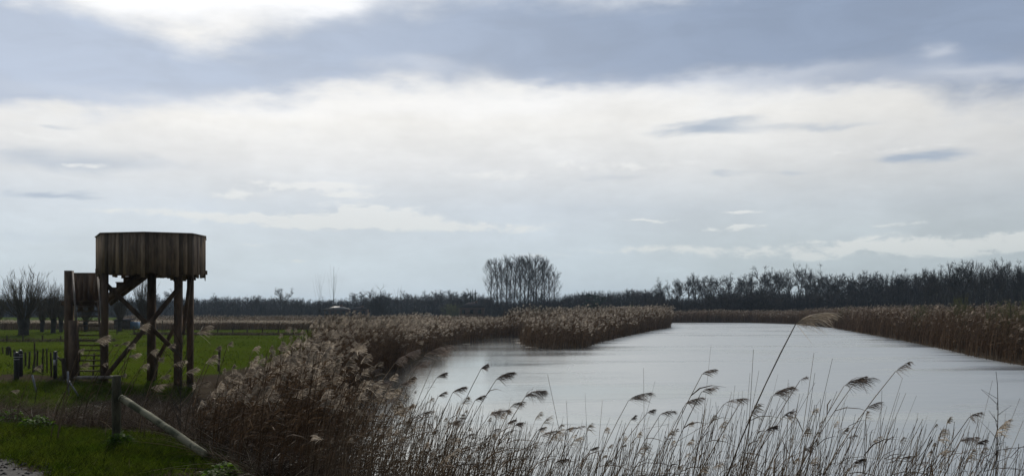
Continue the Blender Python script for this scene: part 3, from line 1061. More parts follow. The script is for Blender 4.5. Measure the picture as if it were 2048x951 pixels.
def thicket(name, label, px0, px1, top, Y0, Y1, n, L, w, material="twig", cat="thicket"):
    """a mass of bare undergrowth nobody could count; top = list of (px, py)"""
    rng = np.random.default_rng(len(label) + n)
    px = rng.uniform(px0, px1, n)
    Y = rng.uniform(Y0, Y1, n)
    tp = np.interp(px, [a for a, _ in top], [b for _, b in top])
    tp = tp + 6.0 + 7.0 * mesh_noise(px, px * 0, .05, 5) + 3.5 * mesh_noise(px, px * 0, .21, 6) + 2.0 * mesh_noise(px, px * 0, .6, 7)
    X = (px - CX) / F_PX * Y
    g = height(X, Y)
    H = np.maximum(EYE - (tp - HZ) / F_PX * Y - g, .6)
    z = g + H * rng.random(n) ** 1.15 * rng.uniform(.85, 1.12, n)
    b = np.stack([X, Y, z], -1)
    d = unit(np.stack([rng.normal(0, .55, n), rng.normal(0, .55, n), rng.uniform(.35, 1.1, n)], -1))
    l = L * rng.uniform(.5, 1.4, n)
    P = np.stack([b - d * (l * .5)[:, None], b + rng.normal(0, .08, (n, 3)), b + d * (l * .5)[:, None]], 1)
    P[:, :, 2] = np.maximum(P[:, :, 2], g[:, None] - .1)
    mb = MB()
    mb.ribbons(P, w * np.array([1.0, .8, .3])[None] * rng.uniform(.5, 1.5, n)[:, None], unit(np.cross(d, rng.normal(0, 1, (n, 3)))), rng.random(n))
    # upright dark stems
    k = n // 14
    px = rng.uniform(px0, px1, k)
    Y = rng.uniform(Y0, Y1, k)
    X = (px - CX) / F_PX * Y
    g = height(X, Y)
    tp = np.interp(px, [a for a, _ in top], [b for _, b in top])
    H = (EYE - (tp - HZ) / F_PX * Y - g) * rng.uniform(.6, 1.05, k)
    H = np.maximum(H, .6)
    p0 = np.stack([X, Y, g - .1], -1)
    p1 = np.stack([X + rng.normal(0, .5, k), Y, g + H], -1)
    mb.ribbons(np.stack([p0, (p0 + p1) / 2 + rng.normal(0, .12, (k, 3)), p1], 1), np.array([.16, .11, .04])[None] * rng.uniform(.5, 1.4, k)[:, None], np.tile([1.0, 0, 0], (k, 1)), rng.random(k))
    o = mb.build(name, MT[material])
    tag(o, label, cat, kind="stuff")


def build_trees():
    POP = Kind("poplar_tree", "poplar", 6, "tree", seed=100, h=20.0)
    RND = Kind("bare_tree", "round", 7, "tree", seed=300, h=14.5)
    TAL = Kind("bare_tree", "tall", 5, "tree", seed=500, h=15.5)
    WIL = Kind("pollard_willow", "willow", 4, "tree", "willow", seed=700, h=6.6)
    BSH = Kind("bare_bush", "bush", 4, "bush", "twig", seed=900, h=5.2)
    BUD = Kind("budding_bush", "bush", 2, "bush", "budding", seed=950, h=5.2)
    SAP = Kind("sapling", "sapling", 5, "sapling", "twig", seed=1100, h=5.6)
    CON = Kind("fir_tree", "cone", 2, "tree", "conifer", seed=1300, h=10.0)
    SPI = Kind("cypress_tree", "spire", 2, "tree", "conifer", seed=1400, h=10.0)
    PIN = Kind("pine_tree", "pine", 2, "tree", "conifer", seed=1500, h=9.0)

    # the poplar clump in the middle
    pops = [(982, 521, 300), (994, 517, 306), (1001, 528, 312), (1012, 516, 300), (1020, 521, 306), (1027, 515, 302), (1040, 514, 300), (1048, 519, 306), (1056, 512, 300), (1065, 517, 304),
            (1073, 513, 309), (1081, 518, 300), (1090, 522, 306), (1099, 529, 300), (1108, 543, 306)]
    for i, (px, top, Y) in enumerate(pops):
        lab = "tall slender bare poplar standing inside the clump in the middle of the far meadow"
        if i == 0:
            lab = "outermost left poplar of the clump, its crown standing a little apart"
        if i == len(pops) - 1:
            lab = "outermost right poplar of the clump, lowest of its tops"
        POP.place(px, top - 2, Y, lab, "poplars of the clump in the far meadow", wide=random.uniform(.85, 1.2))
    # understory and shrubs round the clump
    for (px, top, Y) in ((975, 598, 296), (1120, 590, 300), (1000, 604, 296), (1060, 606, 296), (1092, 600, 297), (1132, 598, 305)):
        BSH.place(px, top, Y, "grey bare bush growing between the poplar trunks", "bushes under the poplars", wide=1.3)
    BUD.place(1080, 610, 285, "low olive-green bush in front of the right-hand poplar trunks", wide=1.5)
    BUD.place(905, 604, 280, "yellow-green budding bush left of the two cypresses", wide=1.6)
    BUD.place(920, 609, 276, "smaller yellow-green bush beside the budding one left of the cypresses", wide=1.4)

    # far tree line on the left, from behind the tower to the poplars
    far = [(330, 588, 0), (355, 596, 1), (420, 602, 0), (433, 598, 1), (447, 600, 0), (470, 604, 1), (505, 597, 0), (516, 599, 1), (530, 606, 0), (545, 604, 1), (566, 582, 2), (595, 603, 0), (607, 606, 1), (628, 606, 0), (655, 605, 1),
           (690, 606, 0), (716, 590, 1), (730, 591, 0), (765, 592, 1), (785, 600, 0), (812, 594, 1), (830, 597, 0), (845, 595, 1), (868, 588, 0), (880, 592, 1), (895, 588, 0), (915, 590, 1), (926, 588, 0), (935, 589, 1), (965, 603, 0)]
    for i, (px, top, k) in enumerate(far):
        lab = "small bare tree in the hazy far tree line between the tower and the poplar clump"
        grp = "bare trees of the far left tree line"
        Y = random.uniform(300, 345)
        top -= 11
        if k == 2:
            lab, Y = "taller bare tree with a round open crown rising out of the far left tree line", 280
        (RND if k != 1 else TAL).place(px, top, Y, lab, grp, wide=random.uniform(1.0, 1.45))
    BSH.place(752, 580, 255, "large dense bare bush-like tree standing right of the dark house", "bare trees of the far left tree line", wide=.95)
    BSH.place(762, 585, 262, "narrow bare tree pressed against the right side of the large bush-like tree", "bare trees of the far left tree line", wide=.7)
    for (px, top, lab, w) in ((395, 598, "dark broad fir tree just right of the tower above the far tree line", 1.25), (614, 600, "left one of two small dark firs left of the saplings", .8),
                              (620, 602, "right one of two small dark firs left of the saplings", .8), (639, 599, "single dark fir beside the thin sapling right of the meadow fence", .8), (676, 602, "small dark fir peeping over the pale roof of the far house", .8),
                              (965, 594, "small open fir between the cypresses and the poplar clump", .8)):
        CON.place(px, top, 330, lab, wide=w)
    SPI.place(941, 579, 290, "shorter left one of the dark pointed cypresses left of the poplars", wide=.8)
    SPI.place(945.5, 576, 300, "thin middle one of the dark pointed cypresses left of the poplars", wide=.45)
    SPI.place(951, 577, 286, "broadest right one of the dark pointed cypresses left of the poplars", wide=.9)
    PIN.place(1186, 583, 270, "dark layered pine in the tree line right of the poplar clump", wide=1.3)
    PIN.place(1203, 588, 275, "lower dark pine leaning on the layered pine right of the poplars", wide=1.2)

    # middle stretch between the poplars and the belt
    for (px, top, k) in ((1140, 592, 0), (1155, 584, 1), (1168, 580, 0), (1180, 579, 1), (1215, 582, 0), (1228, 586, 1), (1243, 587, 0), (1262, 574, 1), (1272, 573, 0), (1288, 576, 1), (1300, 577, 0)):
        (RND if k else TAL).place(px, top, random.uniform(275, 310), "bare tree of middle height between the poplar clump and the tall belt on the right", "bare trees between poplars and belt", wide=random.uniform(.85, 1.2))

    # tall belt along the far right bank
    sky = [(1320, 557), (1345, 562), (1358, 552), (1375, 550), (1392, 546), (1410, 551), (1425, 547), (1445, 544), (1462, 549), (1478, 549), (1495, 547), (1512, 546), (1525, 540), (1540, 538), (1552, 537), (1565, 534), (1580, 538),
           (1598, 535), (1612, 532), (1625, 534), (1640, 543), (1655, 545), (1668, 544), (1682, 546), (1698, 545), (1713, 542), (1727, 541), (1745, 548), (1758, 546), (1772, 544), (1788, 545), (1802, 543), (1815, 545), (1830, 542), (1846, 541), (1860, 540)]
    for i, (px, top) in enumerate(sky):
        Y = random.uniform(262, 290)
        lab = "tall bare tree with an open crown in the dark belt along the far right bank"
        if i == 0:
            lab = "leftmost tall tree of the right-hand belt, its round crown standing free"
        K = TAL if (1515 < px < 1640 or i % 3 == 0) else RND
        K.place(px + random.uniform(-3, 3), top - 3, Y, lab, "bare trees of the belt on the far right bank", wide=random.uniform(.75, 1.05))
    for i in range(18):
        px = 1610 + i * 15.5
        TAL.place(px + random.uniform(-6, 6), np.interp(px, [1320, 1500, 1600, 1860], [572, 566, 556, 556]) + random.uniform(-6, 8), random.uniform(292, 315),
                  "lower bare tree in the shaded second row of the belt on the far right bank", "second row of trees of the right belt", wide=1.0)
    # younger, denser willows and poplars at the right end
    for i in range(26):
        px = 1850 + i * 8.4
        top = np.interp(px, [1850, 1900, 1950, 2060], [541, 529, 526, 523]) + random.uniform(-5, 8)
        (TAL if i % 2 else POP).place(px + random.uniform(-3, 3), top, random.uniform(205, 235), "upright young bare tree in the dense stand at the right end of the belt", "dense stand at the right end", wide=random.uniform(.6, .85))

    thicket("thicket", "dark bare undergrowth filling the foot of the tree belt on the far right bank", 1290, 2090, [(1290, 590), (1320, 592), (1380, 594), (1440, 588), (1520, 577), (1580, 582), (1640, 584), (1700, 577), (1760, 567), (1850, 556), (1950, 545), (2090, 543)], 252, 285, 56000, 1.7, .085)
    thicket("thicket", "blue-grey hazy undergrowth along the far left tree line", -40, 985, [(-40, 592), (60, 592), (200, 594), (330, 594), (400, 596), (500, 593), (560, 596), (650, 601), (720, 593), (800, 592), (900, 587), (985, 592)], 318, 352, 52000, 1.9, .11)
    thicket("thicket", "dusky undergrowth between the poplar clump and the right belt", 965, 1330, [(965, 598), (1040, 600), (1130, 589), (1180, 582), (1250, 582), (1330, 577)], 285, 320, 24000, 1.7, .095)

    # round dark thorn mound in front of the belt
    BSH.place(1462, 575, 246, "broad dark mound of bare thorn bushes in front of the right belt, left half", "thorn mound before the belt", wide=1.9)
    BSH.place(1490, 571, 248, "broad dark mound of bare thorn bushes in front of the right belt, middle", "thorn mound before the belt", wide=1.9)
    BSH.place(1515, 578, 246, "broad dark mound of bare thorn bushes in front of the right belt, right half", "thorn mound before the belt", wide=1.9)
    BSH.place(1430, 585, 247, "lower bare thorn bush at the left foot of the dark mound", "thorn mound before the belt", wide=1.6)

    # willows left of and behind the tower
    wl = [(48, 538, 84, "big pollard willow with a wide fan of shoots at the left edge of the meadow", 1.3), (106, 562, 92, "pollard willow between the big willow and the tower's left post", .8), (122, 572, 96, "small pollard willow close against the tower's left post", .7),
          (-8, 572, 90, "pollard willow cut by the left edge of the picture", .9), (84, 580, 97, "faint low pollard willow just right of the big willow", .8), (287, 548, 97, "tall thin-crowned willow seen between the tower's braces", .75), (240, 575, 100, "low willow seen left of the crossed braces under the tower", .8), (172, 590, 98, "low willow seen between the stair treads of the tower", .9)]
    for i, (px, top, Y, lab, w) in enumerate(wl):
        WIL.place(px, top, Y, lab, "pollard willows by the tower", wide=w * 1.1)
    # saplings in the meadow and the marsh
    sp = [(640, 542, 42, "slim two-stemmed sapling left of the tallest sapling", .55), (665.5, 525, 46, "tallest thin sapling with upswept branches beside the reed bed", .85), (652, 590, 50, "short sapling between the two tall thin saplings", .8),
          (795, 574, 110, "left one of two young bare saplings in the middle marsh", 1.3), (803, 572, 112, "right one of two young bare saplings in the middle marsh", 1.3), (829, 584, 112, "darker short sapling right of the pair in the marsh", 1.1)]
    for (px, top, Y, lab, w) in sp:
        SAP.place(px, top, Y, lab, "saplings in the marsh", wide=w)
    # shrubs among the reeds of the right bank
    for (px, top, Y, w, lab) in ((1925, 586, 76, .55, "tallest bare shrub with pale catkins among the reeds of the right bank"), (1990, 600, 66, .6, "wide bare shrub among the reeds right of the tallest one"), (2035, 592, 60, .6, "bare shrub in the reeds cut by the right edge of the picture"),
                                 (1690, 612, 150, .7, "low olive shrub among the reeds near the river bend"), (1845, 604, 90, .6, "low bare shrub poking out of the reeds left of the tallest shrub"), (1270, 610, 165, 1.0, "brownish shrub rising behind the reeds of the island point")):
        BUD.place(px, top, Y, lab, "shrubs among the reeds", wide=w)


# ------------------------------------------------------------------ far houses
def build_houses():
    def hip_house(px, Y, w, d, hw, hr, lab, wall, roof, name="house", eave=.5, nw=4):
        x = ax(px, Y)
        g = .72
        t = thing(name, (x, Y, g), lab, "house")
        MB().box((x, Y, g + hw / 2), (w, d, hw)).build("wall", MT[wall], t)
        mb = MB()
        a, b = w / 2 + eave, d / 2 + eave
        z0, z1 = g + hw + .02, g + hw + hr
        rl = max(w / 2 - d * .45, .8)
        V = [(x - a, Y - b, z0), (x + a, Y - b, z0), (x + a, Y + b, z0), (x - a, Y + b, z0), (x - rl, Y, z1), (x + rl, Y, z1)]
        mb.add(V, [(0, 1, 5, 4), (2, 3, 4, 5), (1, 2, 5, 5), (3, 0, 4, 4), (3, 2, 1, 0)])
        rf = mb.build("roof", MT[roof], t)
        MB().box((x + w * .18, Y - .3, z1 - .1), (.7, .7, 1.1)).build("chimney", MT["brick"], rf)
        for k in range(nw):
            wx = x - w / 2 + w * (k + .5) / nw
            f = MB().box((wx, Y - d / 2 - .02, g + hw * .58), (.95, .06, 1.15)).build("window", MT["stake"], t)
            MB().box((wx, Y - d / 2 - .06, g + hw * .58), (.78, .04, .98)).build("pane", MT["pane"], f)
        return t
    hip_house(675, 262, 6.4, 6.5, 2.3, .95, "low house with a broad glinting pale hipped roof between the saplings", "brick", "roof_light")
    hip_house(719, 265, 4.6, 5, 2.3, .7, "small dark house right of the pale-roofed house", "brick", "roof_dark", eave=.3, nw=3)
    hip_house(944, 262, 7, 6, 2.9, 1.5, "brick house among the bushes below the cypresses", "brick", "roof_dark", nw=3)
    # small pale-roofed trailer on the far edge of the reeds
    x, Y = ax(855, 225), 225
    t = thing("trailer", (x, Y, .72), "small pale-roofed trailer at the far edge of the reed marsh", "trailer")
    MB().box((x, Y, 1.35), (2.1, 1.6, .9)).build("body", MT["pale_wall"], t)
    mb = MB()
    zz = [(-1.1, 1.8), (-.8, 2.1), (-.3, 2.25), (.4, 2.25), (.85, 2.1), (1.1, 1.8)]
    V = [(x + a, Y + s * .82, z) for s in (-1, 1) for a, z in zz]
    mb.add(V, [(i, i + 1, i + 7, i + 6) for i in range(5)] + [(0, 1, 4, 5), (1, 2, 3, 4), (11, 10, 7, 6), (10, 9, 8, 7)])
    mb.build("roof", MT["roof_mid"], t)
    for sx in (-.5, .5):
        mb = MB()
        mb.tubes(np.array([(x + sx, Y - .86, .98), (x + sx, Y - .7, .98)]), np.array([.28, .28]), 10, .5, caps=True)
        mb.build("wheel", MT["black"], t)
    # shed with a blue sheet behind the tower
    x, Y = ax(254, 112), 112
    t = thing("shed", (x, Y, .72), "low dark shed with a pale blue sheet at its end, seen under the tower", "shed")
    MB().box((x - .35, Y, 1.22), (1.9, 1.5, 1.0)).build("wall", MT["stake"], t)
    mb = MB()
    mb.add([(x - 1.4, Y - .9, 1.72), (x + .7, Y - .9, 1.72), (x + .7, Y + .9, 1.98), (x - 1.4, Y + .9, 1.98), (x - 1.4, Y - .9, 1.78), (x + .7, Y - .9, 1.78), (x + .7, Y + .9, 2.04), (x - 1.4, Y + .9, 2.04)],
           [(3, 2, 1, 0), (4, 5, 6, 7), (0, 1, 5, 4), (1, 2, 6, 5), (2, 3, 7, 6), (3, 0, 4, 7)])
    mb.build("roof", MT["roof_dark"], t)
    MB().box((x + 1.0, Y, 1.18), (.75, 1.2, .85)).build("blue_sheet", MT["tarp"], t)


build_tower()
build_posts()
build_trees()
build_houses()


# ------------------------------------------------------------------ reeds
def stems(base, tip, k, pw=1.7):
    """curved centre lines (n,k,3) from base to tip, straight at the foot and bending over with the wind"""
    t = np.linspace(0, 1, k)[None, :, None]
    d = (tip - base)[:, None]
    f = np.concatenate([t ** pw, t ** pw, t ** .97], -1)
    return base[:, None] + d * f


def plume_ribbons(mb, tip, dirn, wind, size, m, w, rng, k=3, spread=.45, rach=True, bk=.26):
    """feathery plumes: a nodding rachis with m drooping branchlets on its lee side; tip, dirn, wind (n,3), size (n,)"""
    n = len(tip)
    down = np.array([0, 0, -1.0])
    s4 = np.linspace(0, 1, 5)[None, :, None]
    bend = (wind * .75 + down * .28)
    R5 = tip[:, None] + size[:, None, None] * (dirn[:, None] * s4 * .58 + bend[:, None] * (s4 ** 2) * bk)
    if rach:
        mb.ribbons(R5, np.linspace(w * 1.3, w * .5, 5)[None] * np.ones((n, 1)), unit(np.cross(dirn, rng.normal(0, 1, (n, 3)))), np.full(n, .35))
    f = rng.random((n, m)) ** .85
    i = np.minimum((f * 4).astype(int), 3)
    fr = (f * 4 - i)[..., None]
    ar = np.arange(n)[:, None]
    o = R5[ar, i] * (1 - fr) + R5[ar, i + 1] * fr
    tg = unit(R5[ar, i + 1] - R5[ar, i])
    d = unit(tg * .60 + wind[:, None] * .40 + down * .22 + rng.normal(0, spread, (n, m, 3)) * np.array([.8, .8, .8]))
    L = size[:, None] * rng.uniform(.26, .52, (n, m)) * (1.15 - .70 * f ** 1.5)
    t3 = np.linspace(0, 1, k)[None, None, :, None]
    P = o[:, :, None] + L[..., None, None] * (d[:, :, None] * t3 + (wind[:, None, None] * .22 + down * .34) * t3 ** 2)
    wv = np.interp(np.linspace(0, 1, k), [0, .45, 1], [.55, 1.0, .25]) * w
    P = P.reshape(n * m, k, 3)
    sd = unit(np.cross(P[:, -1] - P[:, 0], rng.normal(0, 1, (n * m, 3))))
    tn = np.clip(np.repeat(rng.uniform(.08, .95, n), m) + rng.normal(0, .12, n * m), 0, 1)
    mb.ribbons(P, wv[None] * rng.uniform(.6, 1.3, (n * m, 1)), sd, tn)


def leaves(mb, C, H, m, w, wind, rng, lo=.25, hi=.9, L=.34):
    """long dry blades streaming to leeward from the stems C (n,k,3)"""
    n, k, _ = C.shape
    f = rng.uniform(lo, hi, (n, m))
    i = np.minimum((f * (k - 1)).astype(int), k - 2)
    fr = (f * (k - 1) - i)[..., None]
    ar = np.arange(n)[:, None]
    o = C[ar, i] * (1 - fr) + C[ar, i + 1] * fr
    d = unit(np.array([0, 0, .75]) + wind[:, None] * rng.uniform(-.15, .9, (n, m, 1)) + rng.normal(0, .28, (n, m, 3)))
    LL = L * rng.uniform(.5, 1.35, (n, m))
    t = np.linspace(0, 1, 4)[None, None, :, None]
    P = o[:, :, None] + LL[..., None, None] * (d[:, :, None] * t + (wind[:, None, None] * .35 + np.array([0, 0, -.55])) * t ** 2)
    P = P.reshape(n * m, 4, 3)
    mb.ribbons(P, (w * np.array([.7, 1.0, .7, .15]))[None] * rng.uniform(.6, 1.2, (n * m, 1)), unit(np.cross(P[:, 1] - P[:, 0], rng.normal(0, 1, (n * m, 3)))), rng.random(n * m))


def winds(n, rng, sp=.55):
    a = rng.normal(0, sp, n)
    return np.stack([np.cos(a), np.sin(a) - .15, np.zeros(n)], -1)


def reed_bed(name, label, xy, rng, Hm=(1.9, 2.6), lean=(.12, .42), k=4, sw=.006, nl=3, lw=.014, m=26, pw_=.006, psize=(.18, .30), plume_p=.8, tube=False, far=False, hfun=None, pw=1.7, sm=None, psp=.45, pm=None):
    n = len(xy)
    z = height(xy[:, 0], xy[:, 1])
    base = np.stack([xy[:, 0], xy[:, 1], z - .05], -1)
    H = rng.uniform(*Hm, n)
    if hfun is not None:
        H = H * hfun(xy[:, 0], xy[:, 1])
    wd = winds(n, rng)
    ln = rng.uniform(*lean, n) * H
    tip = base + wd * ln[:, None]
    tip[:, 2] += np.sqrt(np.maximum(H ** 2 - ln ** 2, .1))
    C = stems(base, tip, k, pw)
    tint = rng.random(n)
    root = thing(name, tuple(np.append(xy.mean(0), 0.0)), label, "reed bed")
    root["kind"] = "stuff"
    a = MB()
    if tube:
        a.tubes(C, np.linspace(sw * .5, sw * .28, k)[None] * rng.uniform(.75, 1.25, (n, 1)), 3, tint)
    else:
        sd = unit(np.stack([rng.normal(0, .35, n) + 1, rng.normal(0, .5, n), np.zeros(n)], -1))
        a.ribbons(C, np.linspace(sw, sw * .55, k)[None] * rng.uniform(.7, 1.3, (n, 1)), sd, tint)
    a.build("stems", MT[sm or ("reed_far" if far else "reed")], root)
    if nl:
        b = MB()
        leaves(b, C, H, nl, lw, wd, rng)
        b.build("leaves", MT["reed_leaf"], root)
    sel = rng.random(n) < plume_p
    if sel.any():
        c = MB()
        dr = unit(C[sel, -1] - C[sel, -2])
        plume_ribbons(c, C[sel, -1], dr, wd[sel], rng.uniform(*psize, sel.sum()), m, pw_, rng, rach=not far, spread=psp)
        c.build("plumes", MT[pm or ("plume_far" if far else "plume")], root)
    return root


def inside(poly, n, rng, dmin=.15, dmax=None, bias=None):
    """n random points of a polygon that lie on land"""
    poly = np.asarray(poly, float)
    lo, hi = poly.min(0), poly.max(0)
    out = []
    got = 0
    while got < n:
        p = rng.uniform(lo, hi, (n * 2, 2))
        A, B = poly, np.roll(poly, -1, 0)
        c = ((A[:, 1] > p[:, None, 1]) != (B[:, 1] > p[:, None, 1])) & (p[:, None, 0] < (B[:, 0] - A[:, 0]) * (p[:, None, 1] - A[:, 1]) / (B[:, 1] - A[:, 1] + 1e-12) + A[:, 0])
        p = p[c.sum(1) % 2 == 1]
        d = river_sd(p[:, 0], p[:, 1])
        ok = d > dmin
        if dmax is not None:
            ok &= d < dmax
        if bias is not None:
            ok &= rng.random(len(p)) < bias(p[:, 0], p[:, 1], d)
        p = p[ok]
        out.append(p)
        got += len(p)
        if len(p) == 0:
            break
    return np.concatenate(out)[:n]


def build_reed_beds():
    rng = np.random.default_rng(21)
    clump = lambda s, seed, lo=.25: (lambda x, y, d: np.clip(.6 + .8 * mesh_noise(x, y, s, seed), lo, 1))
    hvar = lambda s, seed, a=.14: (lambda x, y: 1 + a * mesh_noise(x, y, s, seed))
    # near bed on the left bank, in front of and right of the tower
    near = [(-3.0, 9.9), (-4.4, 12.4), (-5.4, 14.8), (-6.7, 20), (-7.4, 26), (-7.9, 32), (-8.7, 40), (-10.4, 50), (-5.2, 50), (-5.8, 40), (-6.2, 30), (-4.5, 22), (-3.3, 17), (-2.1, 13), (-1.5, 11), (-1.6, 8.6)]
    reed_bed("reed_bed", "dense near bed of brown reeds with pale plumes between the tower and the river", inside(near, 4600, rng, .02, bias=clump(.55, 4, .15)), rng, (1.5, 2.4), (.06, .46), 6, .0085, 5, .013, 46, .0095, (.13, .30), .25, psp=.33,
             hfun=lambda x, y: np.interp(CX + F_PX * x / y, [340, 440, 520, 600, 700], [.38, .60, .90, 1.10, 1.16]) * np.interp(y, [8, 10, 14, 18], [.60, .68, .86, 1.0]) * (1 + .10 * mesh_noise(x, y, .5, 9)))
    # strip along the left bank up to the inlet
    left = [(-11, 48), (-13.5, 62), (-13.5, 80), (-12, 104), (-2, 112), (1.5, 104), (.8, 97), (-1.8, 90), (-5, 76), (-6, 62), (-6.2, 46)]
    reed_bed("reed_bed", "long brown reed strip along the left bank up to the quiet inlet", inside(left, 9000, rng, 0, bias=clump(.25, 5)), rng, (.95, 1.95), (.08, .4), 4, .020, 4, .030, 9, .030, (.30, .50), .30, far=True, pm='plume', hfun=hvar(.3, 3))
    # island point in the middle
    isl = [(.6, 84), (1.2, 74), (3.4, 70.5), (6, 72.5), (8.2, 83.5), (11.2, 95.5), (19.8, 127.5), (26.6, 150.5), (32.2, 185.5), (30, 215), (10, 215), (-2, 130), (-1, 108)]
    reed_bed("reed_bed", "broad reed bed on the point of land in the middle of the river", inside(isl, 17000, rng, -.3, bias=lambda x, y, d: np.clip(1.3 - d / 14, .25, 1)), rng, (1.2, 2.3), (.08, .35), 4, .030, 4, .042, 7, .045, (.34, .58), .28, far=True, pm='plume', hfun=lambda x, y: np.interp(y, [70, 95, 130], [.84, 1.02, 1.45]) * (1 + .22 * mesh_noise(x, y, .22, 6)))
    # marsh behind
    marsh = [(-52, 122), (-12, 108), (0, 112), (4, 135), (10, 215), (-20, 250), (-110, 250)]
    reed_bed("reed_bed", "wide low brown reed marsh stretching below the poplar clump", inside(marsh, 19000, rng, 1, bias=clump(.08, 7, .1)), rng, (.75, 1.35), (.1, .3), 3, .050, 1, .06, 5, .06, (.3, .5), .28, far=True, hfun=hvar(.12, 8))
    # far field edge on the left with pale tops
    edge = [(-92, 120), (-30, 120), (-30, 140), (-92, 140)]
    reed_bed("reed_bed", "straight far strip of brown reeds with pale tops at the end of the meadow", inside(edge, 9000, rng, 1), rng, (.95, 1.25), (.1, .3), 3, .040, 1, .05, 6, .05, (.26, .42), .8, far=True, pm='plume')
    # far bank beyond the water
    farb = [(34, 205), (38, 208), (54, 206), (59, 188), (76, 190), (80, 238), (28, 238)]
    reed_bed("reed_bed", "low reed fringe along the far bank where the river bends", inside(farb, 11000, rng, -.4, 16), rng, (1.2, 2.25), (.08, .3), 4, .045, 2, .06, 5, .06, (.34, .56), .28, far=True, hfun=hvar(.15, 2))
    # right bank
    right = [(28.2, 38), (28.3, 50), (30.2, 59), (33.3, 69.5), (39.6, 93), (48.5, 131), (53.5, 152), (58.5, 188), (80, 192), (66, 130), (56, 93), (46, 60), (42, 38)]
    reed_bed("reed_bed", "tall brown reed bank along the right side of the river", inside(right, 22000, rng, -.3, 15, bias=lambda x, y, d: np.clip(1.25 - d / 16, .2, 1)), rng, (1.6, 3.05), (.06, .32), 4, .026, 5, .036, 7, .034, (.30, .52), .24, far=True, hfun=hvar(.22, 12, .2))


def front_labels():
    return {
        0: "tall reed with a full dark plume just left of the bare upright stalk",
        3: "reed with a tattered plume touching the upper one of two stacked plumes",
        8: "tallest reed of all, long bent stem with a pale nodding plume above the far bank",
        13: "reed with a split feathery plume right of the long bent reed",
        15: "reed with a dark plume standing alone high over the water on the right",
        17: "reed with a round dark plume above the water near the right edge",
    }


def single_reed(name, base, tip, k, plume, rng, wd, label, group, nleaf=2, sw=.0062, m=74, pw=1.7, w=.0042, pm='plume_front'):
    t = thing(name, tuple(base), label, "reed", group)
    C = stems(base[None], tip[None], k, pw)
    nodes = 1 + .25 * (np.arange(k) % 2)
    a = MB()
    a.tubes(C, (np.linspace(sw * .62, sw * .34, k) * nodes)[None], 4, rng.random())
    a.build("stem", MT["reed_front"], t)
    for _ in range(nleaf):
        b = MB()
        leaves(b, C, None, 1, .009, wd[None], rng, .3, .92, .26)
        b.build("leaf", MT["reed_leaf"], t)
    if plume:
        c = MB()
        dr = unit(C[0, -1] - C[0, -2])[None]
        plume_ribbons(c, C[:, -1], unit(dr + wd[None] * .25), wd[None], np.array([plume]), m, w, rng, k=4, spread=rng.uniform(.26, .44), bk=rng.uniform(.12, .7))
        c.build("plume", MT[pm], t)
    return t


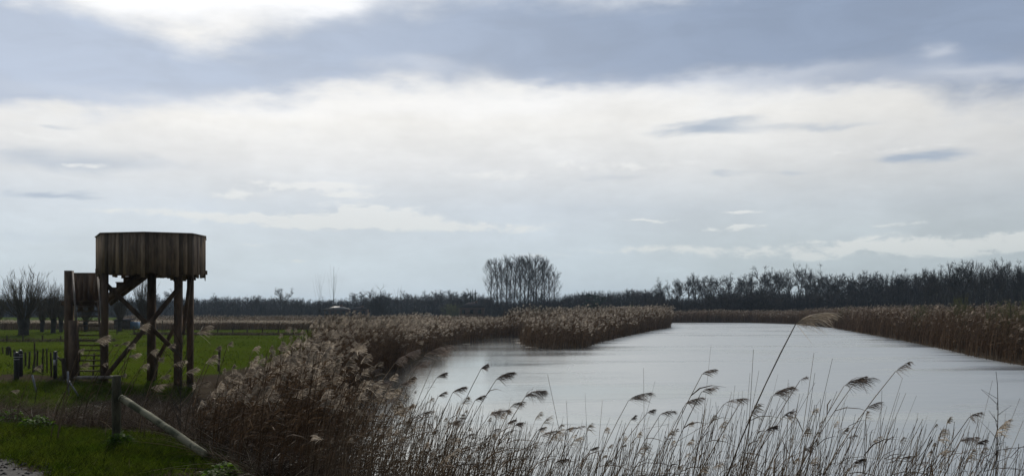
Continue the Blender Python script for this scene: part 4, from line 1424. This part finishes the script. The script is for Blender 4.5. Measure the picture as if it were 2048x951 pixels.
def build_front_reeds():
    rng = np.random.default_rng(5)
    grp = "plumed reeds in the foreground"
    lab = "dry brown reed with a feathery plume bending right in the foreground"
    own = front_labels()
    hand = [(1257, 800, 1294, 773), (1404, 748, 1434, 727), (1403, 783, 1436, 766), (1371, 807, 1405, 790), (1320, 829, 1351, 812), (1261, 840, 1283, 830), (1294, 825, 1309, 812), (1447, 808, 1482, 788), (1591, 648, 1641, 622),
            (1545, 792, 1596, 768), (1565, 834, 1593, 811), (1532, 860, 1554, 838), (1604, 902, 1622, 880), (1688, 771, 1725, 730), (1711, 762, 1739, 744), (1791, 742, 1833, 710), (1731, 818, 1761, 793), (1938, 834, 1971, 814),
            (1920, 882, 1945, 863), (1953, 888, 1967, 871), (1805, 916, 1828, 908), (1707, 925, 1731, 917), (1834, 929, 1846, 919), (1696, 875, 1709, 865),
            (811, 711, 846, 698), (848, 711, 899, 682), (877, 707, 905, 690), (822, 742, 868, 720), (873, 755, 901, 744), (962, 737, 984, 724), (992, 759, 1032, 744), (905, 785, 940, 772), (877, 792, 899, 775), (1021, 814, 1048, 795),
            (1050, 793, 1078, 748), (979, 829, 1006, 799), (932, 873, 942, 855), (1014, 847, 1032, 829), (985, 862, 1000, 850), (1030, 850, 1048, 838), (1080, 873, 1106, 842), (1134, 858, 1148, 842), (1153, 856, 1165, 850), (862, 868, 876, 855),
            (774, 807, 796, 792), (768, 870, 790, 858), (800, 770, 825, 752), (840, 830, 858, 812), (905, 850, 925, 838), (1075, 860, 1090, 850), (950, 800, 975, 785), (1110, 925, 1130, 912), (1180, 900, 1195, 890), (1600, 760, 1615, 748),
            (730, 830, 752, 812), (758, 770, 786, 752), (742, 745, 772, 728), (790, 725, 822, 708)]
    for i, (px, py, qx, qy) in enumerate(hand):
        Y = rng.uniform(6.2, 8.4)
        if i == 8:
            Y = 6.4
        if px < 900:
            Y = rng.uniform(8.2, 10.8)
        tip = at(px, py, Y)
        size = math.hypot(qx - px, qy - py) / F_PX * Y * (rng.uniform(.9, 1.3) if i != 8 else 1.5)
        wd = unit(np.array([1, rng.normal(-.1, .3 if i == 8 else .75), 0]))
        g0 = hz(tip[0] - .7, Y)
        Hh = tip[2] - g0
        ln = Hh * rng.uniform(.28, .46) if i != 8 else Hh * .36
        by = Y + rng.uniform(-.25, .25)
        bx = tip[0] - ln
        while river_sd(np.array([bx]), np.array([by]))[0] < .05 and by > 5:
            by -= .2
        base = np.array([bx, by, hz(bx, by) - .05])
        single_reed("reed", base, tip, 11, max(size, .09), rng, wd, own.get(i, lab), grp, nleaf=2 if i != 8 else 0, pw=1.75 if i != 8 else 1.5, sw=.0066 if i != 8 else .010, m=int((50 + 260 * size) * rng.uniform(.5, 1.25)) * (2 if i == 8 else 1), w=.0042 if size > .1 else .0034, pm='plume' if i == 8 else 'plume_front')  # sun on the tallest plume is put into its colour: paler copy, others darker

    # reeds growing singly on the slope before the tower
    leftg = "single plumed reeds on the slope before the tower"
    for (px, py, qx, qy, l) in [(191, 684, 226, 665, "reed with a large pale plume hanging before the tower's left front leg"), (228, 691, 235, 684, None), (243, 689, 262, 684, None), (256, 697, 276, 689, None), (258, 713, 275, 700, None),
                             (278, 658, 303, 643, "reed with a pale plume crossing the place where the tower's braces meet"), (156, 704, 177, 700, None), (160, 733, 177, 715, "reed with a broad plume before the lowest stair treads of the tower"), (204, 730, 213, 719, None), (241, 754, 250, 741, None),
                             (394, 667, 432, 653, "reed with a big dark-bellied plume standing highest right of the tower legs"), (412, 726, 449, 718, "reed with a large plume before the lone dark meadow post"), (335, 695, 346, 676, None), (316, 722, 340, 715, None), (320, 757, 340, 745, None), (302, 776, 327, 761, None), (348, 728, 375, 721, None),
                             (430, 700, 446, 690, None), (455, 690, 470, 684, None), (372, 745, 398, 732, None), (395, 770, 420, 758, None), (300, 705, 318, 695, None), (280, 735, 300, 722, None), (450, 755, 480, 742, None), (505, 700, 522, 690, None), (570, 662, 585, 652, None), (590, 672, 604, 658, None), (68, 738, 92, 732, "low reed plume before the old fence stakes"), (22, 782, 36, 775, None)]:
        Y = rng.uniform(12.5, 15.5) if px < 480 else rng.uniform(17, 21)
        tip = at(px, py, Y)
        wd = unit(np.array([1, rng.normal(-.1, .25), 0]))
        bx = tip[0] - rng.uniform(.2, .6)
        base = np.array([bx, Y, hz(bx, Y) - .05])
        single_reed("reed", base, tip, 9, math.hypot(qx - px, qy - py) / F_PX * Y * 1.05, rng, wd, l or "short dry reed with a pale plume on the slope before the tower", leftg, nleaf=2, sw=.015, m=90, w=.0068, pm='plume')

    # bare stalks without plumes
    lab2 = "thin bare reed stalk without a plume in the foreground stand"
    grp2 = "bare reed stalks in the foreground"
    bare = [(1287, 735, 1290, "bold upright bare stalk standing alone right of the first dark plume"), (1422, 690, 1388, None), (1507, 698, 1490, "tall bare stalk beside the long bent reed"), (1628, 705, 1585, None), (1640, 712, 1590, None), (1630, 745, 1595, None), (1665, 716, 1600, None), (1518, 740, 1470, None), (1556, 748, 1500, None),
            (1577, 758, 1540, None), (1310, 762, 1250, None), (1354, 772, 1335, None), (1205, 798, 1190, None), (1168, 785, 1140, None), (1170, 785, 1180, None), (1095, 748, 1150, "dark bare stalk curving left over the water near the middle"), (1133, 800, 1140, None), (1805, 755, 1730, None), (1764, 780, 1755, None), (1812, 785, 1720, None), (1833, 790, 1760, None),
            (1855, 830, 1800, None), (1875, 837, 1800, None), (1985, 760, 1930, None), (2040, 795, 1960, None), (1880, 855, 1960, "bare stalk leaning left across the others near the right edge"), (2030, 870, 1980, None), (1940, 850, 1900, None), (1500, 745, 1480, None), (1470, 770, 1440, None)]
    def stalk(px, py, bpx, label, Y, bl=.0):
        tip = at(px, py, Y)
        bx = ax(bpx, Y) if bpx is not None else tip[0] - bl
        by = Y
        while river_sd(np.array([bx]), np.array([by]))[0] < .05 and by > 5:
            by -= .2
        gz = hz(bx, by)
        # stem continues below the picture on the same slant
        zb = EYE - (951 - HZ) / F_PX * Y
        f = (tip[2] - gz) / max(tip[2] - zb, .05)
        bx2 = tip[0] + (bx - tip[0]) * min(f, 1 + (f - 1) * .6)
        base = np.array([bx2, by, hz(bx2, by) - .05])
        t = thing("reed_stalk", tuple(base), label, "reed stalk", grp2)
        C = stems(base[None], tip[None], 9, rng.uniform(1.0, 1.2))
        if label == lab2 and rng.random() < .13:                    # snapped stalks, the top hanging over
            kx = int(rng.integers(5, 8))
            dd = unit(np.array([rng.choice([-1, 1]) * rng.uniform(.4, 1), rng.normal(0, .3), rng.uniform(-.9, .35)]))
            seg = np.linalg.norm(C[0, 8] - C[0, kx]) * np.linspace(0, 1, 9 - kx)[:, None]
            C[0, kx:] = C[0, kx] + dd * seg
        a = MB()
        r0 = .0080 * rng.uniform(.6, 1.15)
        a.tubes(C, np.linspace(r0 * .5, r0 * .16, 9)[None], 4, rng.random())
        a.build("stem", MT["reed_front"], t)
        if rng.random() < .6:
            b = MB()
            leaves(b, C, None, 1, .008, winds(1, rng)[0:1], rng, .4, .9, .22)
            b.build("leaf", MT["reed_leaf"], t)
    for (px, py, bpx, l) in bare:
        stalk(px, py, bpx, l or lab2, rng.uniform(6.2, 8.0))
    for i in range(262):
        u = rng.random()
        px = 760 + 1290 * u ** .85
        env = np.interp(px, [760, 900, 1050, 1150, 1250, 1400, 1600, 1700, 1800, 1900, 2048], [790, 800, 830, 850, 840, 800, 780, 800, 810, 850, 850])
        py = env + abs(rng.normal(0, 50)) + rng.uniform(-35, 20)
        if py > 930:
            py = rng.uniform(840, 930)
        Y = rng.uniform(6.0, 9.4 if px < 1400 else 8.2)
        lean = (951 - py) * rng.normal(.28, .2)
        stalk(px, py, px - lean, lab2, Y)


def build_front_mass():
    """the countless remaining stalks of the foreground stand"""
    rng = np.random.default_rng(77)
    poly = [(-2.2, 9.2), (-1.4, 7.2), (0, 5.2), (3, 4.4), (8, 4.6), (9.5, 6.5), (6, 8.2), (2.5, 9.0), (.2, 10.6), (-1.4, 13.2)]
    xy = inside(poly, 3900, rng, .03, bias=lambda x, y, d: np.clip(np.interp(x / np.maximum(y, 1), [-.2, -.1, 0, .1, .3, .55], [1, 1, .8, .62, .55, .42]), 0, 1))
    def hf(x, y):
        u = CX + F_PX * x / y
        env = np.interp(u, [500, 700, 850, 1000, 1150, 1300, 1500, 1650, 1800, 2048], [770, 760, 800, 835, 868, 850, 815, 820, 850, 880]) + 26
        zt = EYE - (env - HZ) / F_PX * y
        return np.maximum((zt - height(x, y)), .25)
    # heights are scaled by hf, so the stand follows the slope of the bank
    reed_bed("reed_stand", "crowded thin brown reed stalks filling the bottom of the picture before the water", xy, rng, (.5, 1.15), (.04, .48), 6, .0058, 1, .0085, 36, .0042, (.07, .16), .10, tube=True, hfun=hf, pw=1.3, sm='reed_front')


# ------------------------------------------------------------------ grass, weeds, litter
def blades(name, label, xy, rng, L, w, material, cat, bend=.5, k=3, spread=.45, kind="stuff", zoff=0.0):
    n = len(xy)
    z = height(xy[:, 0], xy[:, 1]) + zoff
    b = np.stack([xy[:, 0], xy[:, 1], z - .01], -1)
    d = unit(np.stack([rng.normal(0, spread, n), rng.normal(0, spread, n), np.ones(n)], -1))
    l = rng.uniform(*L, n)
    h = np.stack([rng.normal(.15, .5, n), rng.normal(0, .5, n), rng.uniform(-.6, 0, n)], -1) * bend
    t = np.linspace(0, 1, k)[None, :, None]
    P = b[:, None] + l[:, None, None] * (d[:, None] * t + h[:, None] * t ** 2)
    mb = MB()
    mb.ribbons(P, (w * np.interp(np.linspace(0, 1, k), [0, .4, 1], [.8, 1, .15]))[None] * rng.uniform(.6, 1.3, (n, 1)), unit(np.cross(d, rng.normal(0, 1, (n, 3)))), rng.random(n))
    return tag(mb.build(name, MT[material]), label, cat, kind=kind)


def herb_plant(px, py, Y, r, n, rng, label, name="leafy_plant"):
    """a low plant of many toothed leaves on short stems"""
    x = ax(px, Y)
    g = hz(x, Y)
    t = thing(name, (x, Y, g), label, "plant")
    a = rng.uniform(0, 6.28, n)
    rr = r * np.sqrt(rng.random(n))
    hh = r * .75 * (1 - (rr / r) ** 2) * rng.uniform(.3, 1.1, n) + .03
    c = np.stack([x + rr * np.cos(a), Y + rr * np.sin(a), g + hh], -1)
    d = unit(np.stack([np.cos(a) + rng.normal(0, .5, n), np.sin(a) + rng.normal(0, .5, n), rng.normal(.1, .35, n)], -1))
    L = rng.uniform(.04, .085, n)
    P = np.stack([c, c + d * (L * .5)[:, None] + (0, 0, .006), c + d * L[:, None] - (0, 0, .010)], 1)
    mb = MB()
    mb.ribbons(P, np.array([.012, .042, .006])[None] * rng.uniform(.7, 1.3, (n, 1)), unit(np.cross(d, np.array([0, 0, 1.0]) + rng.normal(0, .4, (n, 3)))), rng.random(n))
    mb.build("foliage", MT["herb"], t)
    k = 26
    a = rng.uniform(0, 6.28, k)
    e = np.stack([x + r * .7 * np.cos(a), Y + r * .7 * np.sin(a), np.full(k, g + r * .5)], -1)
    s = np.stack([x + .03 * np.cos(a), Y + .03 * np.sin(a), np.full(k, g - .02)], -1)
    mb = MB()
    mb.tubes(np.stack([s, (s + e) / 2 + (0, 0, .03), e], 1), .003, 3, .5)
    mb.build("stem", MT["herb"], t)


def twig_plant(name, pts, Y, label, cat, r=.006, material="bark", extra=0, rng=None):
    """a bare weed drawn as branching stems; pts = list of polylines in picture coordinates at one distance, with some depth jitter"""
    first = at(*pts[0][0], Y)
    t = thing(name, (first[0], Y, hz(first[0], Y)), label, cat)
    main = MB()
    sub = MB()
    for i, pl in enumerate(pts):
        P = np.array([at(px, py, Y) for px, py in pl])
        if i == 0:
            P[0, 2] = min(P[0, 2], hz(P[0, 0], Y) - .03)
        else:
            dy = rng.normal(0, .25)
            P[:, 1] += np.linspace(0, dy, len(P))
        k = len(P)
        (main if i == 0 else sub).tubes(P, np.linspace(r, r * .35, k) * (1 if i == 0 else .6), 4, rng.random())
    main.build("stem", MT[material], t)
    if sub.n:
        sub.build("twigs", MT[material], t)


def build_small_plants():
    rng = np.random.default_rng(99)
    # grass verge at the lower left
    verge = [(-9.5, 11.0), (-7.6, 9.0), (-2.2, 8.2), (-1.9, 9.3), (-3.0, 11.0), (-4.4, 12.6), (-5.4, 13.8), (-10.5, 15.6)]
    def offpath(x, y, d):
        s = np.linspace(0, 1, 40)
        cx_, cy_ = -12.0 + 9.2 * s, 15.15 - 7.2 * s ** 1.2 - 1.5
        dd = np.sqrt(((x[:, None] - cx_) ** 2 + (y[:, None] - cy_) ** 2)).min(1)
        return smooth01((dd - 1.05 - .22 * mesh_noise(x, y, 2.0, 4)) / .35) * np.clip(.60 - .8 * mesh_noise(x, y, 1.1, 41), .10, 1)
    blades("grass", "short lush green grass on the dike beside the track", inside(verge, 62000, rng, .3, bias=offpath), rng, (.03, .17), .008, "grass", "grass", .7)
    blades("straw_stems", "short dead straw lying in the grass of the verge", inside(verge, 1500, rng, .3), rng, (.05, .2), .008, "weed", "straw", 1.4, k=4, spread=1.2)
    pp = inside([(-8.6, 12.6), (-5.6, 11.2), (-3.9, 9.2), (-4.6, 8.2), (-9.0, 10.0)], 900, rng, .3)
    mb = MB()
    for (x, y) in pp:
        z = hz(x, y) + .012
        r = rng.uniform(.008, .030)
        a0 = rng.uniform(0, 6.28)
        ring = [(x + r * math.cos(a0 + k * 1.571) * rng.uniform(.7, 1.2), y + r * math.sin(a0 + k * 1.571) * rng.uniform(.7, 1.2), z + rng.uniform(-.2, .3) * r) for k in range(4)]
        mb.add(ring + [(x, y, z + r * .75), (x, y, z - r)], [(0, 1, 4, 4), (1, 2, 4, 4), (2, 3, 4, 4), (3, 0, 4, 4), (1, 0, 5, 5), (2, 1, 5, 5), (3, 2, 5, 5), (0, 3, 5, 5)], rng.random())
    tag(mb.build("pebbles", MT["stone"]), "scattered pebbles and clods along the track's ragged edge", "pebbles", kind="stuff")
    rough = [(-14, 31), (-19, 30), (-17, 25), (-12, 20), (-9, 20), (-9.5, 26), (-11, 31)]
    blades("grass", "rough longer grass between the dike and the tower", inside(rough, 26000, rng, .3, bias=lambda x, y, d: np.clip(.35 + 1.1 * mesh_noise(x, y, .5, 6), .03, 1)), rng, (.10, .34), .011, "grass", "grass", .8)
    mead = [(-12, 30), (-28, 28), (-70, 112), (-28, 118), (-11, 60)]
    blades("grass", "tussocks of meadow grass around and behind the tower", inside(mead, 30000, rng, .3, bias=lambda x, y, d: np.clip((34 / y) ** 1.3 * (.35 + 1.1 * mesh_noise(x, y, .35, 16)), .02, 1)), rng, (.06, .20), .022, "grass", "grass", .8)
    # scraggly ditch edge crossing the meadow
    xs = np.concatenate([rng.uniform(-66, -30, 5200), rng.uniform(-36, -20, 5200)])
    ys = np.where(np.arange(len(xs)) < 5200, 68 + rng.normal(0, .5, len(xs)) + (xs + 45) * .0, 86 + rng.normal(0, .7, len(xs)))
    blades("ditch_growth", "dark scraggly growth along the ditch that crosses the meadow", np.stack([xs, ys], -1), rng, (.15, .5), .03, "weed", "weeds", .9)
    # dead weeds and brambles on the slope behind the braced post
    wz = [(-11.5, 16.6), (-12.0, 21), (-10.5, 25), (-8.2, 25), (-6.6, 20), (-5.0, 15.0), (-3.6, 12.4), (-2.6, 9.6), (-1.9, 9.2), (-2.7, 10.6), (-4.6, 13.0), (-5.8, 14.4), (-9.0, 15.6)]
    blades("dead_weeds", "tangled dead brown weed stems on the slope behind the braced post", inside(wz, 19000, rng, .2, bias=lambda x, y, d: np.clip(.5 + .9 * mesh_noise(x, y, .8, 26), .05, 1)), rng, (.3, 1.0), .011, "weed", "weeds", .9, k=6, spread=.75)
    blades("straw_stems", "pale broken straw stems scattered over the weedy slope before the tower", inside(wz, 2600, rng, .2), rng, (.25, .7), .012, "litter", "straw", 1.2, k=5, spread=1.1)
    blades("straw_stems", "pale bent straw tangled at the foot of the near reeds", inside([(-3.2, 10.6), (-2.2, 8.8), (-.6, 7.4), (.4, 8.4), (-1.6, 11.5), (-3.4, 13.5)], 1300, rng, .1), rng, (.25, .8), .009, "litter", "straw", 1.3, k=6, spread=1.0)
    blades("dead_weeds", "matted dead stems at the foot of the near reeds by the slanting pole", inside([(-5.0, 13.2), (-2.7, 9.3), (-1.2, 7.6), (-.6, 9.0), (-2.4, 13), (-4.2, 16)], 6500, rng, .1), rng, (.2, .65), .009, "weed", "weeds", 1.3, k=6, spread=.9)
    for (px, py, Y, r, n, lab) in ((240, 890, 12.4, .17, 240, "leafy green plant growing round the foot of the braced post"), (72, 866, 14.2, .26, 320, "low clump of green nettles left of the braced post, beyond the grass"),
                                   (445, 935, 9.7, .24, 320, "bright green leafy clump at the right end of the grass verge"), (20, 840, 15.5, .4, 420, "dark leafy clump by the left edge of the picture behind the grass"), (150, 800, 21, .4, 300, "green leafy clump on the slope below the tower stairs")):
        herb_plant(px, py, Y, r, n, rng, lab)
    # bare weeds and shrubs standing singly
    twig_plant("forked_weed", [[(60, 812), (74, 775), (86, 748)], [(86, 748), (78, 738), (72, 715), (69, 702)], [(86, 748), (97, 728), (110, 706), (127, 690)], [(110, 706), (120, 702), (131, 697)]], 17.5, "dark forked dead weed leaning on the slope left of the braced post", "weed", .011, rng=rng)
    rr = np.random.default_rng(3)
    pl = [[(360, 905), (361, 800), (362, 700), (366, 652)]]
    for i in range(34):
        f = rr.uniform(.15, .98)
        x0, y0 = 360 + 4 * f, 905 - 250 * f
        s = rr.choice([-1, 1])
        l = rr.uniform(22, 62)
        pl.append([(x0, y0), (x0 + s * l * .28, y0 - l * .6), (x0 + s * l * .36, y0 - l)])
    twig_plant("bare_shrub", pl, 13.2, "dark many-twigged bare shrub standing in front of the tower's right leg", "shrub", .008, rng=rng)
    pl = [[(1993, 985), (1994, 900), (1996, 820), (1995, 770), (1992, 742)]]
    for i in range(13):
        f = (i + .5) / 13
        y0 = 940 - 150 * f
        s = 1 if i % 2 else -1
        l = rr.uniform(12, 30)
        pl.append([(1994, y0), (1994 + s * l * .4, y0 - l * .5), (1994 + s * l * .75, y0 - l * .95)])
    twig_plant("bare_sapling", pl, 7.0, "thin bare sapling with short twigs rising among the reeds by the right edge", "sapling", .0045, rng=rng)
    # pale reed pieces floating at the water's edge, added in place of sun glints
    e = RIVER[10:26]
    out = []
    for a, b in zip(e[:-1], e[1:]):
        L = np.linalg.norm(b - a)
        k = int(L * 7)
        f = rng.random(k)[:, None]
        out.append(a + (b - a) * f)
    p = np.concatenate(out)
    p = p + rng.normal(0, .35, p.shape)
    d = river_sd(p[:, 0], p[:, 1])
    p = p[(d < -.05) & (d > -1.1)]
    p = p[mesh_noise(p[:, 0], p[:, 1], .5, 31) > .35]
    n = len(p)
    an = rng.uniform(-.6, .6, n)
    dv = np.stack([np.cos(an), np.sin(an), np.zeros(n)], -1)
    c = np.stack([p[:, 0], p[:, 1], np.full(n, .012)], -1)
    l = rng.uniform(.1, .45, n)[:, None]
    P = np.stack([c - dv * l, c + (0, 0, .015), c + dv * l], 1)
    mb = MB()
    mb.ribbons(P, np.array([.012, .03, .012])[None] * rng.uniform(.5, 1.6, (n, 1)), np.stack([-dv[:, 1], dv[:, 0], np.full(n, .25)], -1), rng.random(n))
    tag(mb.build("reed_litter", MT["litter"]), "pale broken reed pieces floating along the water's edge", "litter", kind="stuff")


build_reed_beds()
build_front_reeds()
build_front_mass()
build_small_plants()


# ------------------------------------------------------------------ air
def build_haze():
    mb = MB()
    mb.box((0, 1300, 13.5), (4400, 3600, 31.0))
    m = bpy.data.materials.new("haze")
    m.use_nodes = True
    t = NT(m.node_tree)
    t.n.clear()
    out = t.n.new("ShaderNodeOutputMaterial")
    v = t.n.new("ShaderNodeVolumePrincipled")
    v.inputs["Color"].default_value = (.62, .80, 1.0, 1)
    v.inputs["Density"].default_value = .00016
    v.inputs["Anisotropy"].default_value = .3
    t.l.new(v.outputs[0], out.inputs["Volume"])
    tag(mb.build("haze", m), kind="stuff")


HAZE = True
if HAZE:
    build_haze()
